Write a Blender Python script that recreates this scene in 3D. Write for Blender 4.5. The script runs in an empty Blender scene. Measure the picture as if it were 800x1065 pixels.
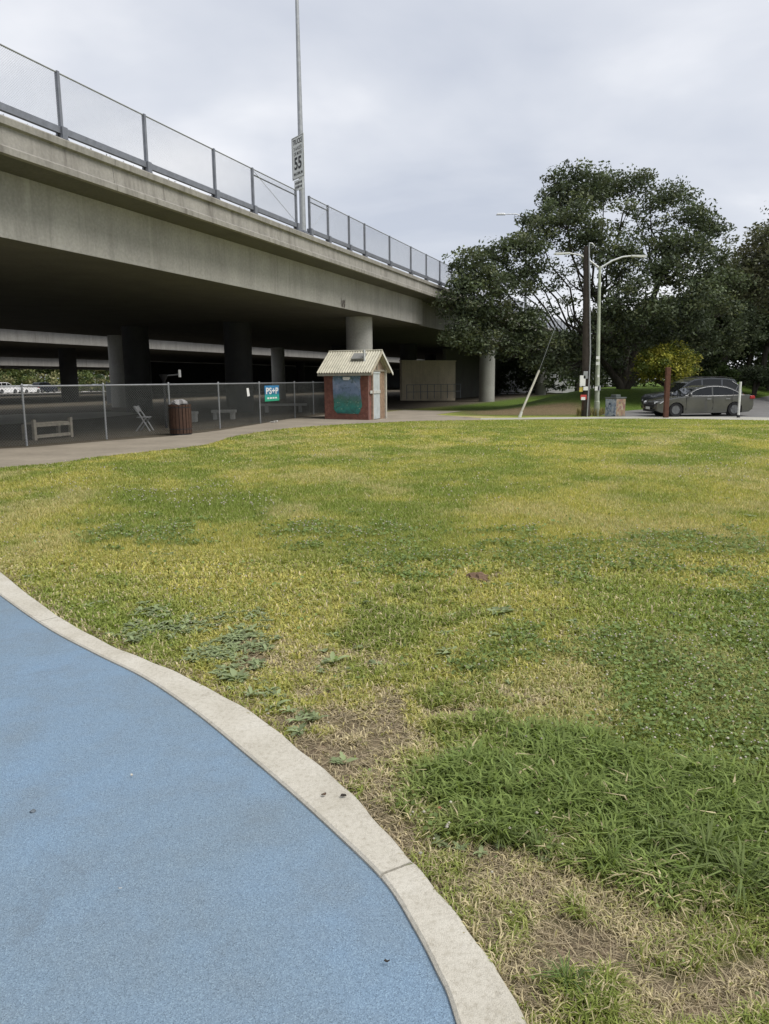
import bpy, math, random
import numpy as np
from mathutils import Vector, Matrix

random.seed(7); RNG = np.random.default_rng(7)
R = math.radians
scene = bpy.context.scene
col = scene.collection

# ------------------------------------------------------------------ camera
W, H, F = 800.0, 1065.0, 800.0
EYE, PITCH, ROLL = 1.55, R(9.68), 0.010
cp, sp = math.cos(PITCH), math.sin(PITCH)
cr, sr = math.cos(ROLL), math.sin(ROLL)
cam_d = bpy.data.cameras.new('camera')
cam = bpy.data.objects.new('camera', cam_d); col.objects.link(cam)
X = Vector((1, 0, 0)); U = Vector((0, sp, cp)); FW = Vector((0, cp, -sp))
right = X * cr - U * sr; up = X * sr + U * cr
cam.matrix_world = Matrix(((right.x, up.x, -FW.x, 0), (right.y, up.y, -FW.y, 0), (right.z, up.z, -FW.z, EYE), (0, 0, 0, 1)))
cam_d.sensor_fit = 'HORIZONTAL'; cam_d.sensor_width = 36; cam_d.lens = 36.0 * F / W
cam_d.clip_start = 0.05; cam_d.clip_end = 3000
scene.camera = cam

# ------------------------------------------------------------------ world, sun, exposure
SUN_EL, SUN_AZ = R(58), R(118)          # azimuth clockwise from +Y
world = bpy.data.worlds.new('World'); scene.world = world; world.use_nodes = True
nt = world.node_tree; nt.nodes.clear()
def wn(t, **kw):
    n = nt.nodes.new(t)
    for k, v in kw.items(): setattr(n, k, v)
    return n
out = wn('ShaderNodeOutputWorld'); bg = wn('ShaderNodeBackground'); bgc = wn('ShaderNodeBackground'); mixs = wn('ShaderNodeMixShader')
sky = wn('ShaderNodeTexSky'); sky.sky_type = 'NISHITA'; sky.sun_disc = False
sky.sun_elevation = SUN_EL; sky.sun_rotation = SUN_AZ
bg.inputs['Strength'].default_value = 0.07
nt.links.new(sky.outputs[0], bg.inputs[0])
# overcast: a sheet of stratus high above, seen in perspective
tc = wn('ShaderNodeTexCoord'); sep = wn('ShaderNodeSeparateXYZ'); nt.links.new(tc.outputs['Generated'], sep.inputs[0])
def wm(op, a, b=None):
    n = wn('ShaderNodeMath'); n.operation = op
    for i, q in enumerate((a, b)):
        if q is None: continue
        if isinstance(q, (int, float)): n.inputs[i].default_value = q
        else: nt.links.new(q, n.inputs[i])
    return n.outputs[0]
zz = wm('ADD', wm('MAXIMUM', sep.outputs[2], 0.0), 0.22)
comb = wn('ShaderNodeCombineXYZ')
nt.links.new(wm('DIVIDE', sep.outputs[0], zz), comb.inputs[0]); nt.links.new(wm('DIVIDE', sep.outputs[1], zz), comb.inputs[1])
n1 = wn('ShaderNodeTexNoise'); n1.inputs['Scale'].default_value = 1.15; n1.inputs['Detail'].default_value = 5; n1.inputs['Roughness'].default_value = 0.5; n1.inputs['Distortion'].default_value = 0.2
mp = wn('ShaderNodeMapping'); mp.inputs['Location'].default_value = (1.9, 0.35, 0); mp.inputs['Scale'].default_value = (1.0, 1.15, 1)
nt.links.new(comb.outputs[0], mp.inputs[0]); nt.links.new(mp.outputs[0], n1.inputs[0])
ramp = wn('ShaderNodeValToRGB'); e = ramp.color_ramp.elements
e[0].position = 0.30; e[0].color = (0.262, 0.280, 0.322, 1); e[1].position = 0.72; e[1].color = (0.475, 0.475, 0.485, 1)
m_ = ramp.color_ramp.elements.new(0.52); m_.color = (0.340, 0.352, 0.382, 1)
nt.links.new(n1.outputs[0], ramp.inputs[0]); nt.links.new(ramp.outputs[0], bgc.inputs[0])
bgc.inputs['Strength'].default_value = 0.89
mixs.inputs[0].default_value = 0.93
nt.links.new(bg.outputs[0], mixs.inputs[1]); nt.links.new(bgc.outputs[0], mixs.inputs[2]); nt.links.new(mixs.outputs[0], out.inputs[0])
sd = bpy.data.lights.new('sun', 'SUN'); sd.energy = 1.5; sd.angle = R(35); sd.color = (1.0, 0.965, 0.91)
so = bpy.data.objects.new('sun', sd); col.objects.link(so)
to_sun = Vector((math.sin(SUN_AZ) * math.cos(SUN_EL), math.cos(SUN_AZ) * math.cos(SUN_EL), math.sin(SUN_EL)))
so.rotation_euler = to_sun.to_track_quat('Z', 'Y').to_euler(); so.location = (30, -20, 60)
vs = scene.view_settings
vs.view_transform = 'Standard'; vs.look = 'None'; vs.exposure = 1.33; vs.gamma = 1.0; vs.use_curve_mapping = False
scene.cycles.max_bounces = 6; scene.cycles.diffuse_bounces = 3; scene.cycles.glossy_bounces = 2; scene.cycles.transmission_bounces = 3; scene.cycles.transparent_max_bounces = 6

# ------------------------------------------------------------------ pixel <-> ground
def ray(px, py):
    a = px - W / 2; b = H / 2 - py
    a, b = cr * a + sr * b, -sr * a + cr * b
    d = (a / F, 1.0, b / F)
    return np.array([d[0], cp + d[2] * sp, -sp + d[2] * cp])
def proj(x, y, z):
    z = z - EYE
    Y = y * cp - z * sp; Z = y * sp + z * cp
    Y = np.maximum(Y, 0.05)
    a = F * x / Y; b = F * Z / Y
    return W / 2 + cr * a - sr * b, H / 2 - (sr * a + cr * b)
def aty(px, py, y):
    r = ray(px, py); return np.array([0, 0, EYE]) + r * (y / r[1])
def ss(a, b, t):
    t = np.clip((t - a) / (b - a), 0, 1); return t * t * (3 - 2 * t)
BS, BO = 0.37556, -13.635                  # the overpass edge: x = BS*y + BO
def bridge_v(x, y): return (BS * y + BO - x) * 0.9361
def ground(x, y):
    x = np.asarray(x, float); y = np.asarray(y, float)
    g = -0.25 * ss(20, 34, y) * ss(-4, 8, x)
    g = g + 1.15 * ss(41.5, 51, y - 0.55 * ss(14, 30, x) * 14) * ss(1.5, 8, -bridge_v(x, y)) * (1 - 0.5 * ss(60, 90, y))
    return g
def gp(px, py, dz=0.0):
    r = ray(px, py); z = 0.0
    for _ in range(30):
        t = (z - EYE) / r[2]; p = r * t
        z = 0.5 * z + 0.5 * (float(ground(p[0], p[1])) + dz)
    return np.array([p[0], p[1], EYE + p[2]])

def vnoise(x, y, seed=0):
    r = np.random.default_rng(seed).random((256, 256))
    xi = np.floor(x).astype(int); yi = np.floor(y).astype(int); fx = x - xi; fy = y - yi
    fx = fx * fx * (3 - 2 * fx); fy = fy * fy * (3 - 2 * fy)
    a = r[xi % 256, yi % 256]; b = r[(xi + 1) % 256, yi % 256]; c = r[xi % 256, (yi + 1) % 256]; d = r[(xi + 1) % 256, (yi + 1) % 256]
    return (a * (1 - fx) + b * fx) * (1 - fy) + (c * (1 - fx) + d * fx) * fy
def fbm(x, y, seed=0, oct=4):
    s = 0; a = 1; t = 0
    for i in range(oct):
        s = s + a * vnoise(x * 2 ** i + 13.7 * i, y * 2 ** i + 7.1 * i, seed + i); t += a; a *= 0.55
    return s / t
def in_poly(x, y, poly):
    c = np.zeros(np.shape(x), bool); n = len(poly)
    for i in range(n):
        x1, y1 = poly[i]; x2, y2 = poly[(i + 1) % n]
        if y1 == y2: continue
        k = ((y1 > y) != (y2 > y)) & (x < (x2 - x1) * (y - y1) / (y2 - y1) + x1)
        c ^= k
    return c
def dist_poly(x, y, poly, closed=False):
    d = np.full(np.shape(x), 1e9)
    for i in range(len(poly) - (0 if closed else 1)):
        x1, y1 = poly[i]; x2, y2 = poly[(i + 1) % len(poly)]
        dx, dy = x2 - x1, y2 - y1; L = dx * dx + dy * dy + 1e-9
        t = np.clip(((x - x1) * dx + (y - y1) * dy) / L, 0, 1)
        d = np.minimum(d, np.hypot(x - x1 - t * dx, y - y1 - t * dy))
    return d

# ------------------------------------------------------------------ object helpers
def tag(o, label=None, cat=None, group=None, kind=None):
    if label: o['label'] = label
    if cat: o['category'] = cat
    if group: o['group'] = group
    if kind: o['kind'] = kind
    return o
def thing(name, label, cat, loc=(0, 0, 0), rz=0.0, group=None):
    o = bpy.data.objects.new(name, None); col.objects.link(o); o.empty_display_size = 0.1
    o.location = loc; o.rotation_euler = (0, 0, rz)
    return tag(o, label, cat, group)
def world_loc(o):
    p = Vector((0, 0, 0))
    while o: p = p + o.location; o = o.parent
    return p
def link(name, me, mat, parent=None, smooth=False, local=False):
    o = bpy.data.objects.new(name, me); col.objects.link(o)
    if mat: me.materials.append(mat)
    if parent:
        o.parent = parent
        if not local: o.location = -world_loc(parent)
    if smooth: me.polygons.foreach_set('use_smooth', np.ones(len(me.polygons), bool))
    return o
def arr_mesh(name, V, Fc, k, colr=None):
    """V (n,3), Fc (m,k) -> mesh, colr per vertex (n,3)"""
    me = bpy.data.meshes.new(name); V = np.asarray(V, np.float32); Fc = np.asarray(Fc, np.int32)
    me.vertices.add(len(V)); me.vertices.foreach_set('co', V.ravel())
    me.loops.add(Fc.size); me.loops.foreach_set('vertex_index', Fc.ravel())
    me.polygons.add(len(Fc)); me.polygons.foreach_set('loop_start', np.arange(len(Fc), dtype=np.int32) * k)
    try: me.polygons.foreach_set('loop_total', np.full(len(Fc), k, np.int32))
    except Exception: pass
    me.update(calc_edges=True)
    if colr is not None:
        a = me.attributes.new('Col', 'FLOAT_COLOR', 'POINT'); c = np.ones((len(V), 4), np.float32); c[:, :3] = colr
        a.data.foreach_set('color', c.ravel())
    return me
class MB:
    def __init__(s): s.v = []; s.f = []
    def add(s, vs_, fs):
        o = len(s.v); s.v += [tuple(map(float, q)) for q in vs_]; s.f += [tuple(i + o for i in q) for q in fs]; return s
    def box(s, c, size, ax=None, taper=1.0):
        ax = ax or ((1, 0, 0), (0, 1, 0), (0, 0, 1)); A = [Vector(a) for a in ax]; c = Vector(c); h = [q / 2 for q in size]
        P = []
        for k in (-1, 1):
            t = taper if k > 0 else 1.0
            for i, j in ((-1, -1), (1, -1), (1, 1), (-1, 1)):
                P.append(c + A[0] * h[0] * i * t + A[1] * h[1] * j * t + A[2] * h[2] * k)
        return s.add(P, [(3, 2, 1, 0), (4, 5, 6, 7), (0, 1, 5, 4), (1, 2, 6, 5), (2, 3, 7, 6), (3, 0, 4, 7)])
    def prism(s, poly, ext):
        """poly list of 3-d points, extruded by ext"""
        e = Vector(ext); P = [Vector(p) for p in poly]; n = len(P)
        return s.add(P + [p + e for p in P], [tuple(range(n - 1, -1, -1)), tuple(range(n, 2 * n))] + [(i, (i + 1) % n, (i + 1) % n + n, i + n) for i in range(n)])
    def tube(s, pts, rad, n=8, caps=True):
        P = [Vector(p) for p in pts]
        if not hasattr(rad, '__len__'): rad = [rad] * len(P)
        V = []; Fc = []
        t0 = (P[1] - P[0]).normalized(); ref = Vector((0, 0, 1)) if abs(t0.z) < 0.9 else Vector((1, 0, 0))
        a = t0.cross(ref).normalized()
        for i, p in enumerate(P):
            t = (P[min(i + 1, len(P) - 1)] - P[max(i - 1, 0)]).normalized()
            a = (a - t * a.dot(t)).normalized(); b = t.cross(a)
            for k in range(n):
                w = 2 * math.pi * k / n; V.append(p + (a * math.cos(w) + b * math.sin(w)) * rad[i])
        for i in range(len(P) - 1):
            for k in range(n):
                Fc.append((i * n + k, i * n + (k + 1) % n, (i + 1) * n + (k + 1) % n, (i + 1) * n + k))
        if caps: Fc.append(tuple(range(n - 1, -1, -1))); Fc.append(tuple((len(P) - 1) * n + k for k in range(n)))
        return s.add(V, Fc)
    def lathe(s, prof, c, n=24, axis='z', cap=True):
        V = []; Fc = []; c = Vector(c); m = len(prof)
        for r, h in prof:
            for k in range(n):
                w = 2 * math.pi * k / n
                q = (r * math.cos(w), r * math.sin(w), h)
                if axis == 'y': q = (q[0], q[2], q[1])
                V.append(c + Vector(q))
        for i in range(m - 1):
            for k in range(n): Fc.append((i * n + k, i * n + (k + 1) % n, (i + 1) * n + (k + 1) % n, (i + 1) * n + k))
        if cap: Fc.append(tuple(range(n - 1, -1, -1))); Fc.append(tuple((m - 1) * n + k for k in range(n)))
        return s.add(V, Fc)
    def build(s, name, mat, parent=None, smooth=False, local=False, bevel=0.0, kind=None):
        me = bpy.data.meshes.new(name); me.from_pydata(s.v, [], s.f); me.update()
        o = link(name, me, mat, parent, smooth, local)
        if smooth:
            try: me.set_sharp_from_angle(angle=R(40))
            except Exception: pass
        if bevel:
            m = o.modifiers.new('bevel', 'BEVEL'); m.width = bevel; m.segments = 2; m.limit_method = 'ANGLE'; m.angle_limit = R(35)
        if kind: o['kind'] = kind
        return o

# ------------------------------------------------------------------ materials
MATS = {}
class NB:
    """small node-tree builder"""
    def __init__(s, name):
        s.m = bpy.data.materials.new(name); s.m.use_nodes = True; s.t = s.m.node_tree; s.t.nodes.clear()
        s.out = s.n('ShaderNodeOutputMaterial')
    def n(s, t, **kw):
        q = s.t.nodes.new(t)
        for k, v in kw.items(): setattr(q, k, v)
        return q
    def l(s, a, b): s.t.links.new(a, b)
    def pos(s, scale=(1, 1, 1), obj=False):
        g = s.n('ShaderNodeTexCoord').outputs['Object'] if obj else s.n('ShaderNodeNewGeometry').outputs['Position']
        m = s.n('ShaderNodeMapping'); m.inputs['Scale'].default_value = scale; s.l(g, m.inputs[0]); return m.outputs[0]
    def noise(s, p, scale, detail=4, rough=0.55, dist=0.0):
        q = s.n('ShaderNodeTexNoise'); q.inputs['Scale'].default_value = scale; q.inputs['Detail'].default_value = detail
        q.inputs['Roughness'].default_value = rough; q.inputs['Distortion'].default_value = dist; s.l(p, q.inputs[0]); return q.outputs[0]
    def ramp(s, f, stops):
        q = s.n('ShaderNodeValToRGB'); e = q.color_ramp.elements
        while len(e) > 1: e.remove(e[-1])
        e[0].position = stops[0][0]; e[0].color = (*stops[0][1], 1)
        for p, c in stops[1:]: k = e.new(p); k.color = (*c, 1)
        s.l(f, q.inputs[0]); return q.outputs[0]
    def mix(s, f, a, b, mode='MIX'):
        q = s.n('ShaderNodeMix'); q.data_type = 'RGBA'; q.blend_type = mode
        if isinstance(f, (int, float)): q.inputs[0].default_value = f
        else: s.l(f, q.inputs[0])
        for i, c in ((6, a), (7, b)):
            if isinstance(c, tuple): q.inputs[i].default_value = (*c, 1)
            else: s.l(c, q.inputs[i])
        return q.outputs[2]
    def math(s, op, a, b):
        q = s.n('ShaderNodeMath'); q.operation = op
        for i, c in enumerate((a, b)):
            if isinstance(c, (int, float)): q.inputs[i].default_value = c
            else: s.l(c, q.inputs[i])
        return q.outputs[0]
    def bump(s, h, strength=0.3, dist=0.01):
        q = s.n('ShaderNodeBump'); q.inputs['Strength'].default_value = strength; q.inputs['Distance'].default_value = dist; s.l(h, q.inputs['Height']); return q.outputs[0]
    def bsdf(s, colr, rough=0.8, metal=0.0, nrm=None, spec=0.3, **kw):
        q = s.n('ShaderNodeBsdfPrincipled')
        if isinstance(colr, tuple): q.inputs['Base Color'].default_value = (*colr, 1)
        else: s.l(colr, q.inputs['Base Color'])
        if isinstance(rough, (int, float)): q.inputs['Roughness'].default_value = rough
        else: s.l(rough, q.inputs['Roughness'])
        q.inputs['Metallic'].default_value = metal; q.inputs['Specular IOR Level'].default_value = spec
        for k, v in kw.items(): q.inputs[k].default_value = v
        if nrm: s.l(nrm, q.inputs['Normal'])
        s.l(q.outputs[0], s.out.inputs[0]); return s.m
def plain(name, c, rough=0.7, metal=0.0, var=0.25, scale=6.0, spec=0.3, bump=0.15, obj=False, **kw):
    if name in MATS: return MATS[name]
    b = NB(name); p = b.pos(obj=obj); n = b.noise(p, scale, 5); n2 = b.noise(p, scale * 9, 3)
    lo = tuple(q * (1 - var) for q in c); hi = tuple(min(1, q * (1 + var)) for q in c)
    colr = b.mix(0.35, b.ramp(n, [(0.3, lo), (0.7, hi)]), b.ramp(n2, [(0.3, lo), (0.7, hi)]))
    MATS[name] = b.bsdf(colr, rough, metal, b.bump(n2, bump, 0.004), spec, **kw); return MATS[name]
def concrete(name, c, streak=0.5, stain=(0.10, 0.095, 0.08)):
    b = NB(name); p = b.pos(); n = b.noise(p, 0.9, 6, 0.6); n2 = b.noise(p, 14, 5, 0.6)
    st = b.noise(b.pos((1.6, 1.6, 0.10)), 1.5, 5, 0.65); st2 = b.noise(b.pos((6, 6, 0.35)), 1.3, 4, 0.6)
    lo = tuple(q * 0.72 for q in c); hi = tuple(q * 1.18 for q in c)
    cc = b.mix(0.5, b.ramp(n, [(0.3, lo), (0.7, hi)]), b.ramp(n2, [(0.3, lo), (0.7, hi)]))
    f = b.math('MULTIPLY', b.ramp(st, [(0.46, (0, 0, 0)), (0.72, (1, 1, 1))]), b.ramp(st2, [(0.35, (0.1,) * 3), (0.65, (1, 1, 1))]))
    cc = b.mix(b.math('MULTIPLY', f, streak), cc, stain)
    f2 = b.math('MULTIPLY', b.ramp(b.noise(b.pos((3, 3, 0.2)), 1.2, 3), [(0.60, (0, 0, 0)), (0.72, (1, 1, 1))]), 0.35 * streak)
    cc = b.mix(f2, cc, tuple(min(1, q * 1.5) for q in c))
    return b.bsdf(cc, 0.9, 0, b.bump(n2, 0.35, 0.01), 0.2)
def foliage(name, trans=0.35, rough=0.55, spec=0.25):
    b = NB(name); a = b.n('ShaderNodeAttribute', attribute_name='Col'); c = a.outputs['Color']
    pr = b.n('ShaderNodeBsdfPrincipled'); b.l(c, pr.inputs['Base Color']); pr.inputs['Roughness'].default_value = rough; pr.inputs['Specular IOR Level'].default_value = spec
    tr = b.n('ShaderNodeBsdfTranslucent'); b.l(b.mix(0.5, c, (0.9, 1.0, 0.25), 'MULTIPLY'), tr.inputs[0])
    mx = b.n('ShaderNodeMixShader'); mx.inputs[0].default_value = trans; b.l(pr.outputs[0], mx.inputs[1]); b.l(tr.outputs[0], mx.inputs[2]); b.l(mx.outputs[0], b.out.inputs[0])
    return b.m
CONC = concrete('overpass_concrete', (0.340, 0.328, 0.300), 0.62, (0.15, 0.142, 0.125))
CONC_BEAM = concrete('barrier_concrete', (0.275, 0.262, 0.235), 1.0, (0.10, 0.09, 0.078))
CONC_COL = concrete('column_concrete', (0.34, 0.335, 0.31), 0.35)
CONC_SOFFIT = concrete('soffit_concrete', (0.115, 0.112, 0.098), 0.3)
COL_SHADE = plain('shade_dark_column', (0.03, 0.03, 0.029), 0.7, 0, 0.25, 2)  # deep shade on the inner columns put into their base colour
CURBM = None
GALV = plain('galvanised_steel', (0.34, 0.35, 0.36), 0.5, 0.6, 0.2, 8)
GALV_DARK = plain('weathered_steel', (0.20, 0.21, 0.235), 0.55, 0.5, 0.25, 6)
WIRE = plain('wire', (0.37, 0.385, 0.42), 0.5, 0.3, 0.1, 3)
WIRE_LOW = plain('dull_wire', (0.20, 0.21, 0.20), 0.6, 0.4, 0.2, 3)
WOOD_POLE = plain('creosote_wood', (0.045, 0.036, 0.03), 0.85, 0, 0.4, 5)
WOOD_RED = plain('red_brown_timber', (0.10, 0.045, 0.030), 0.8, 0, 0.35, 9)
WOOD_SLAT = plain('dark_stained_slat', (0.058, 0.031, 0.020), 0.7, 0, 0.4, 12)
WOOD_GREY = plain('weathered_timber', (0.24, 0.215, 0.17), 0.85, 0, 0.35, 9)
WHITE = plain('white_paint', (0.72, 0.72, 0.70), 0.55, 0, 0.1, 5)
SIGNW = plain('sign_white', (0.62, 0.63, 0.60), 0.5, 0, 0.08, 3)
BLACK = plain('black_plastic', (0.02, 0.02, 0.022), 0.5, 0, 0.2, 5)
INK = plain('sign_black', (0.03, 0.03, 0.032), 0.6, 0, 0.1, 5)
LAMPPOLE = plain('pale_green_steel', (0.36, 0.39, 0.31), 0.6, 0.1, 0.25, 3)
LAMPGREY = plain('lamp_grey', (0.55, 0.56, 0.56), 0.45, 0.2, 0.12, 4)
LEAF = foliage('tree_leaf', 0.28); GRASS = foliage('grass_blade', 0.4, 0.6, 0.2)
def bark(name, c):
    b = NB(name); p = b.pos((3, 3, 0.6)); n = b.noise(p, 3, 6, 0.7)
    return b.bsdf(b.ramp(n, [(0.3, tuple(q * .5 for q in c)), (0.7, tuple(q * 1.4 for q in c))]), 0.9, 0, b.bump(n, 0.8, 0.05), 0.15)
BARK = bark('oak_bark', (0.062, 0.054, 0.046))

# ------------------------------------------------------------------ outlines on the ground (from the photograph, laid on the ground)
def gpl(pts, dz=0.0): return [tuple(gp(px, py, dz)[:2]) for px, py in pts]
def smooth_poly(P, n=10):
    P = [np.array(p[:2], float) for p in P]; Q = []
    for i in range(len(P) - 1):
        p0 = P[max(i - 1, 0)]; p1 = P[i]; p2 = P[i + 1]; p3 = P[min(i + 2, len(P) - 1)]
        for k in range(n):
            t = k / n
            Q.append(0.5 * ((2 * p1) + (-p0 + p2) * t + (2 * p0 - 5 * p1 + 4 * p2 - p3) * t * t + (-p0 + 3 * p1 - 3 * p2 + p3) * t ** 3))
    Q.append(P[-1]); return [tuple(q) for q in Q]
curb_out = smooth_poly([(-6.9, 9.4), (-5.4, 8.6), (-4.2, 7.4)] + gpl([(0, 597), (50, 637), (100, 667), (150, 689), (200, 711), (250, 738), (300, 774), (350, 817), (400, 868), (450, 928), (500, 990), (540, 1062)]) + [(0.40, 1.15), (0.36, 0.6), (0.1, -0.2)], 8)
curb_in = smooth_poly([(-6.8, 9.05), (-5.3, 8.25), (-4.05, 6.95)] + gpl([(0, 621), (50, 656), (100, 683), (150, 708), (200, 742), (250, 783), (300, 826), (350, 872), (400, 922), (432, 973), (455, 1018), (473, 1063)]) + [(0.22, 1.15), (0.18, 0.62), (-0.06, -0.12)], 8)
path_lawn = smooth_poly([(-14, 10.5)] + gpl([(0, 487), (100, 476), (200, 465), (225, 460), (240, 455), (265, 450.5), (300, 446), (350, 442), (404, 439.5), (440, 438), (500, 437)]), 6)
path_fence = [(-14, 17.2), (-11.6, 17.6)] + gpl([(28, 466), (111, 459), (178, 454), (229, 448), (271, 441), (300, 436)]) + [(-2.7, 36.5), (-0.6, 38.2), (1.2, 44), (4.5, 44), (2.6, 38.6)] + gpl([(470, 434.5), (500, 435)])
path_poly = path_lawn + path_fence[::-1]
walk_near = gpl([(500, 437), (560, 436.2), (640, 435.6), (720, 436), (800, 437.5)]) + [(30, 31.5)]
walk_far = gpl([(500, 435), (560, 434.4), (640, 433.6), (720, 433.6), (800, 434.5)]) + [(30, 32.6)]
walk_poly = walk_near + walk_far[::-1]
road_poly = [walk_far[2], walk_far[3], walk_far[4], (30, 32.6), (75, 27), (75, 70), (40, 62), (28, 54.5), (20, 46.5), (15.5, 43.6), (12.6, 42.2), (11.0, 39.6)]
blue_poly = curb_in + [(-1.5, -1.5), (-10, -1.5), (-10, 9.4)]
curb_poly = curb_out + curb_in[::-1]
wu = 0.9361, 0.3516

# ------------------------------------------------------------------ the ground sheet
def lawn_masks(x, y):
    """patchwork of the lawn seen on the ground: lush, dry, bare, clover (0..1)"""
    z = ground(x, y); px, py = proj(x, y, z)
    j = (fbm(x * 3.1, y * 3.1, 40) - 0.5)
    qx = px + 130 * j * np.clip(5 / np.maximum(y, 1), .2, 1.6); qy = py + 90 * (fbm(x * 2.7 + 9, y * 2.7, 44) - 0.5) * np.clip(5 / np.maximum(y, 1), .2, 1.6)
    def E(cx, cy, rx, ry, soft=0.45): return 1 - ss(1 - soft, 1 + soft, np.hypot((qx - cx) / rx, (qy - cy) / ry))
    near = (y > 0.9) & (y < 12)
    lush = np.maximum.reduce([E(560, 815, 112, 45), E(650, 845, 130, 48), E(745, 880, 90, 62), E(590, 865, 110, 30), E(820, 860, 70, 80)]) * near
    small = np.maximum.reduce([E(585, 1035, 62, 26), E(300, 862, 30, 14) * 0, E(385, 655, 40, 16), E(440, 640, 30, 14), E(470, 725, 50, 16), E(720, 955, 60, 18), E(585, 955, 22, 18), E(720, 990, 60, 14)]) * near
    clover = np.maximum.reduce([E(760, 735, 130, 75), E(660, 700, 70, 28), E(560, 570, 70, 12), E(610, 590, 50, 9), E(430, 590, 60, 12), E(350, 560, 80, 12), E(200, 520, 90, 10), E(150, 555, 60, 9), E(720, 570, 80, 18), E(520, 690, 60, 12), E(800, 620, 80, 14)]) * (y > 0.9)
    dry = np.maximum.reduce([E(290, 692, 42, 20), E(372, 752, 42, 34), E(425, 845, 38, 34), E(500, 748, 44, 16), E(470, 905, 40, 26), E(560, 940, 110, 46), E(640, 985, 130, 60), E(760, 1030, 120, 40), E(535, 1020, 40, 40), E(660, 915, 70, 18), E(420, 790, 45, 25), E(350, 690, 35, 14) * .6]) * near
    bare = np.maximum.reduce([E(600, 990, 75, 20), E(375, 765, 22, 16), E(505, 752, 24, 9), E(690, 1005, 60, 18), E(455, 905, 14, 22), E(760, 1050, 60, 14), E(287, 690, 22, 9), E(497, 603, 9, 5)]) * near
    dry = dry * (1 - 0.75 * lush) * (1 - 0.6 * small)
    # along the kerb the grass is worn
    kd = dist_poly(x, y, curb_out)
    worn = (1 - ss(0.03, 0.16, kd)) * near
    return lush, small, clover, dry, bare, worn, kd
YEL = np.array([0.455, 0.410, 0.125]); GRN = np.array([0.225, 0.270, 0.062]); STRAW = np.array([0.56, 0.48, 0.25]); DRK = np.array([0.066, 0.108, 0.026])
DIRT = np.array([0.195, 0.150, 0.105]); UDIRT = np.array([0.095, 0.082, 0.066])
def lawn_color(x, y):
    """average living colour of the turf at each place, (n,3)"""
    lush, small, clover, dry, bare, worn, kd = lawn_masks(x, y)
    a = fbm(x * 0.55, y * 0.42, 3, 5); b = fbm(x * 1.9 + 4, y * 1.5, 11, 4); s = fbm(x * 0.9 + 30, y * 0.55, 21, 4)
    t = ss(0.36, 0.64, 0.55 * a + 0.45 * b)[:, None]
    c = GRN * (1 - t) + YEL * t
    st = (ss(0.56, 0.72, s) * 0.65)[:, None]
    c = c * (1 - st) + STRAW * 0.92 * st
    # a fresher strip along the far edge of the lawn
    far = (ss(24, 31, y) * 0.55)[:, None]; c = c * (1 - far) + np.array([0.25, 0.29, 0.062]) * far
    for m, k, w in ((dry, STRAW * 0.8, 0.75), (clover, np.array([0.19, 0.235, 0.062]), 0.5), (small, GRN * 0.85, 0.85), (lush, np.array([0.140, 0.200, 0.062]), 0.95)):
        m = np.clip(m * w, 0, 1)[:, None]; c = c * (1 - m) + k * m
    # beyond the lawn: bank under the trees and bare earth
    v = bridge_v(x, y)
    bank = (ss(36, 40, y) * ss(2, 5, x))[:, None]
    bc = np.array([0.075, 0.115, 0.022]) * (0.8 + 0.5 * fbm(x * .7, y * .7, 77))[:, None]
    c = c * (1 - bank) + bc * bank
    brown = np.clip((1 - ss(2.0, 4.2, np.abs(y - 42.0 - 0.08 * x) + 2.2 * (fbm(x * .5, y * .8, 61) - .5))) * ss(3, 6, x) * (1 - ss(10.5, 12.5, x)), 0, 1)[:, None]
    c = c * (1 - brown * .9) + np.array([0.165, 0.120, 0.078]) * brown * .9
    pale = (1 - ss(0.55, 1.2, np.hypot((x - 3.9) / 1.9, (y - 37.3) / 1.0)))[:, None] * 0.8
    c = c * (1 - pale) + np.array([0.40, 0.325, 0.20]) * pale
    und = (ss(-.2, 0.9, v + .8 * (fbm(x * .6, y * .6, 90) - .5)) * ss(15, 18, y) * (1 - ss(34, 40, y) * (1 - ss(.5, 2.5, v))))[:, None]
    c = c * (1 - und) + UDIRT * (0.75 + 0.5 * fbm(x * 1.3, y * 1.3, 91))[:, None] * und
    return c, (lush, small, clover, dry, bare, worn, kd)
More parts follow.
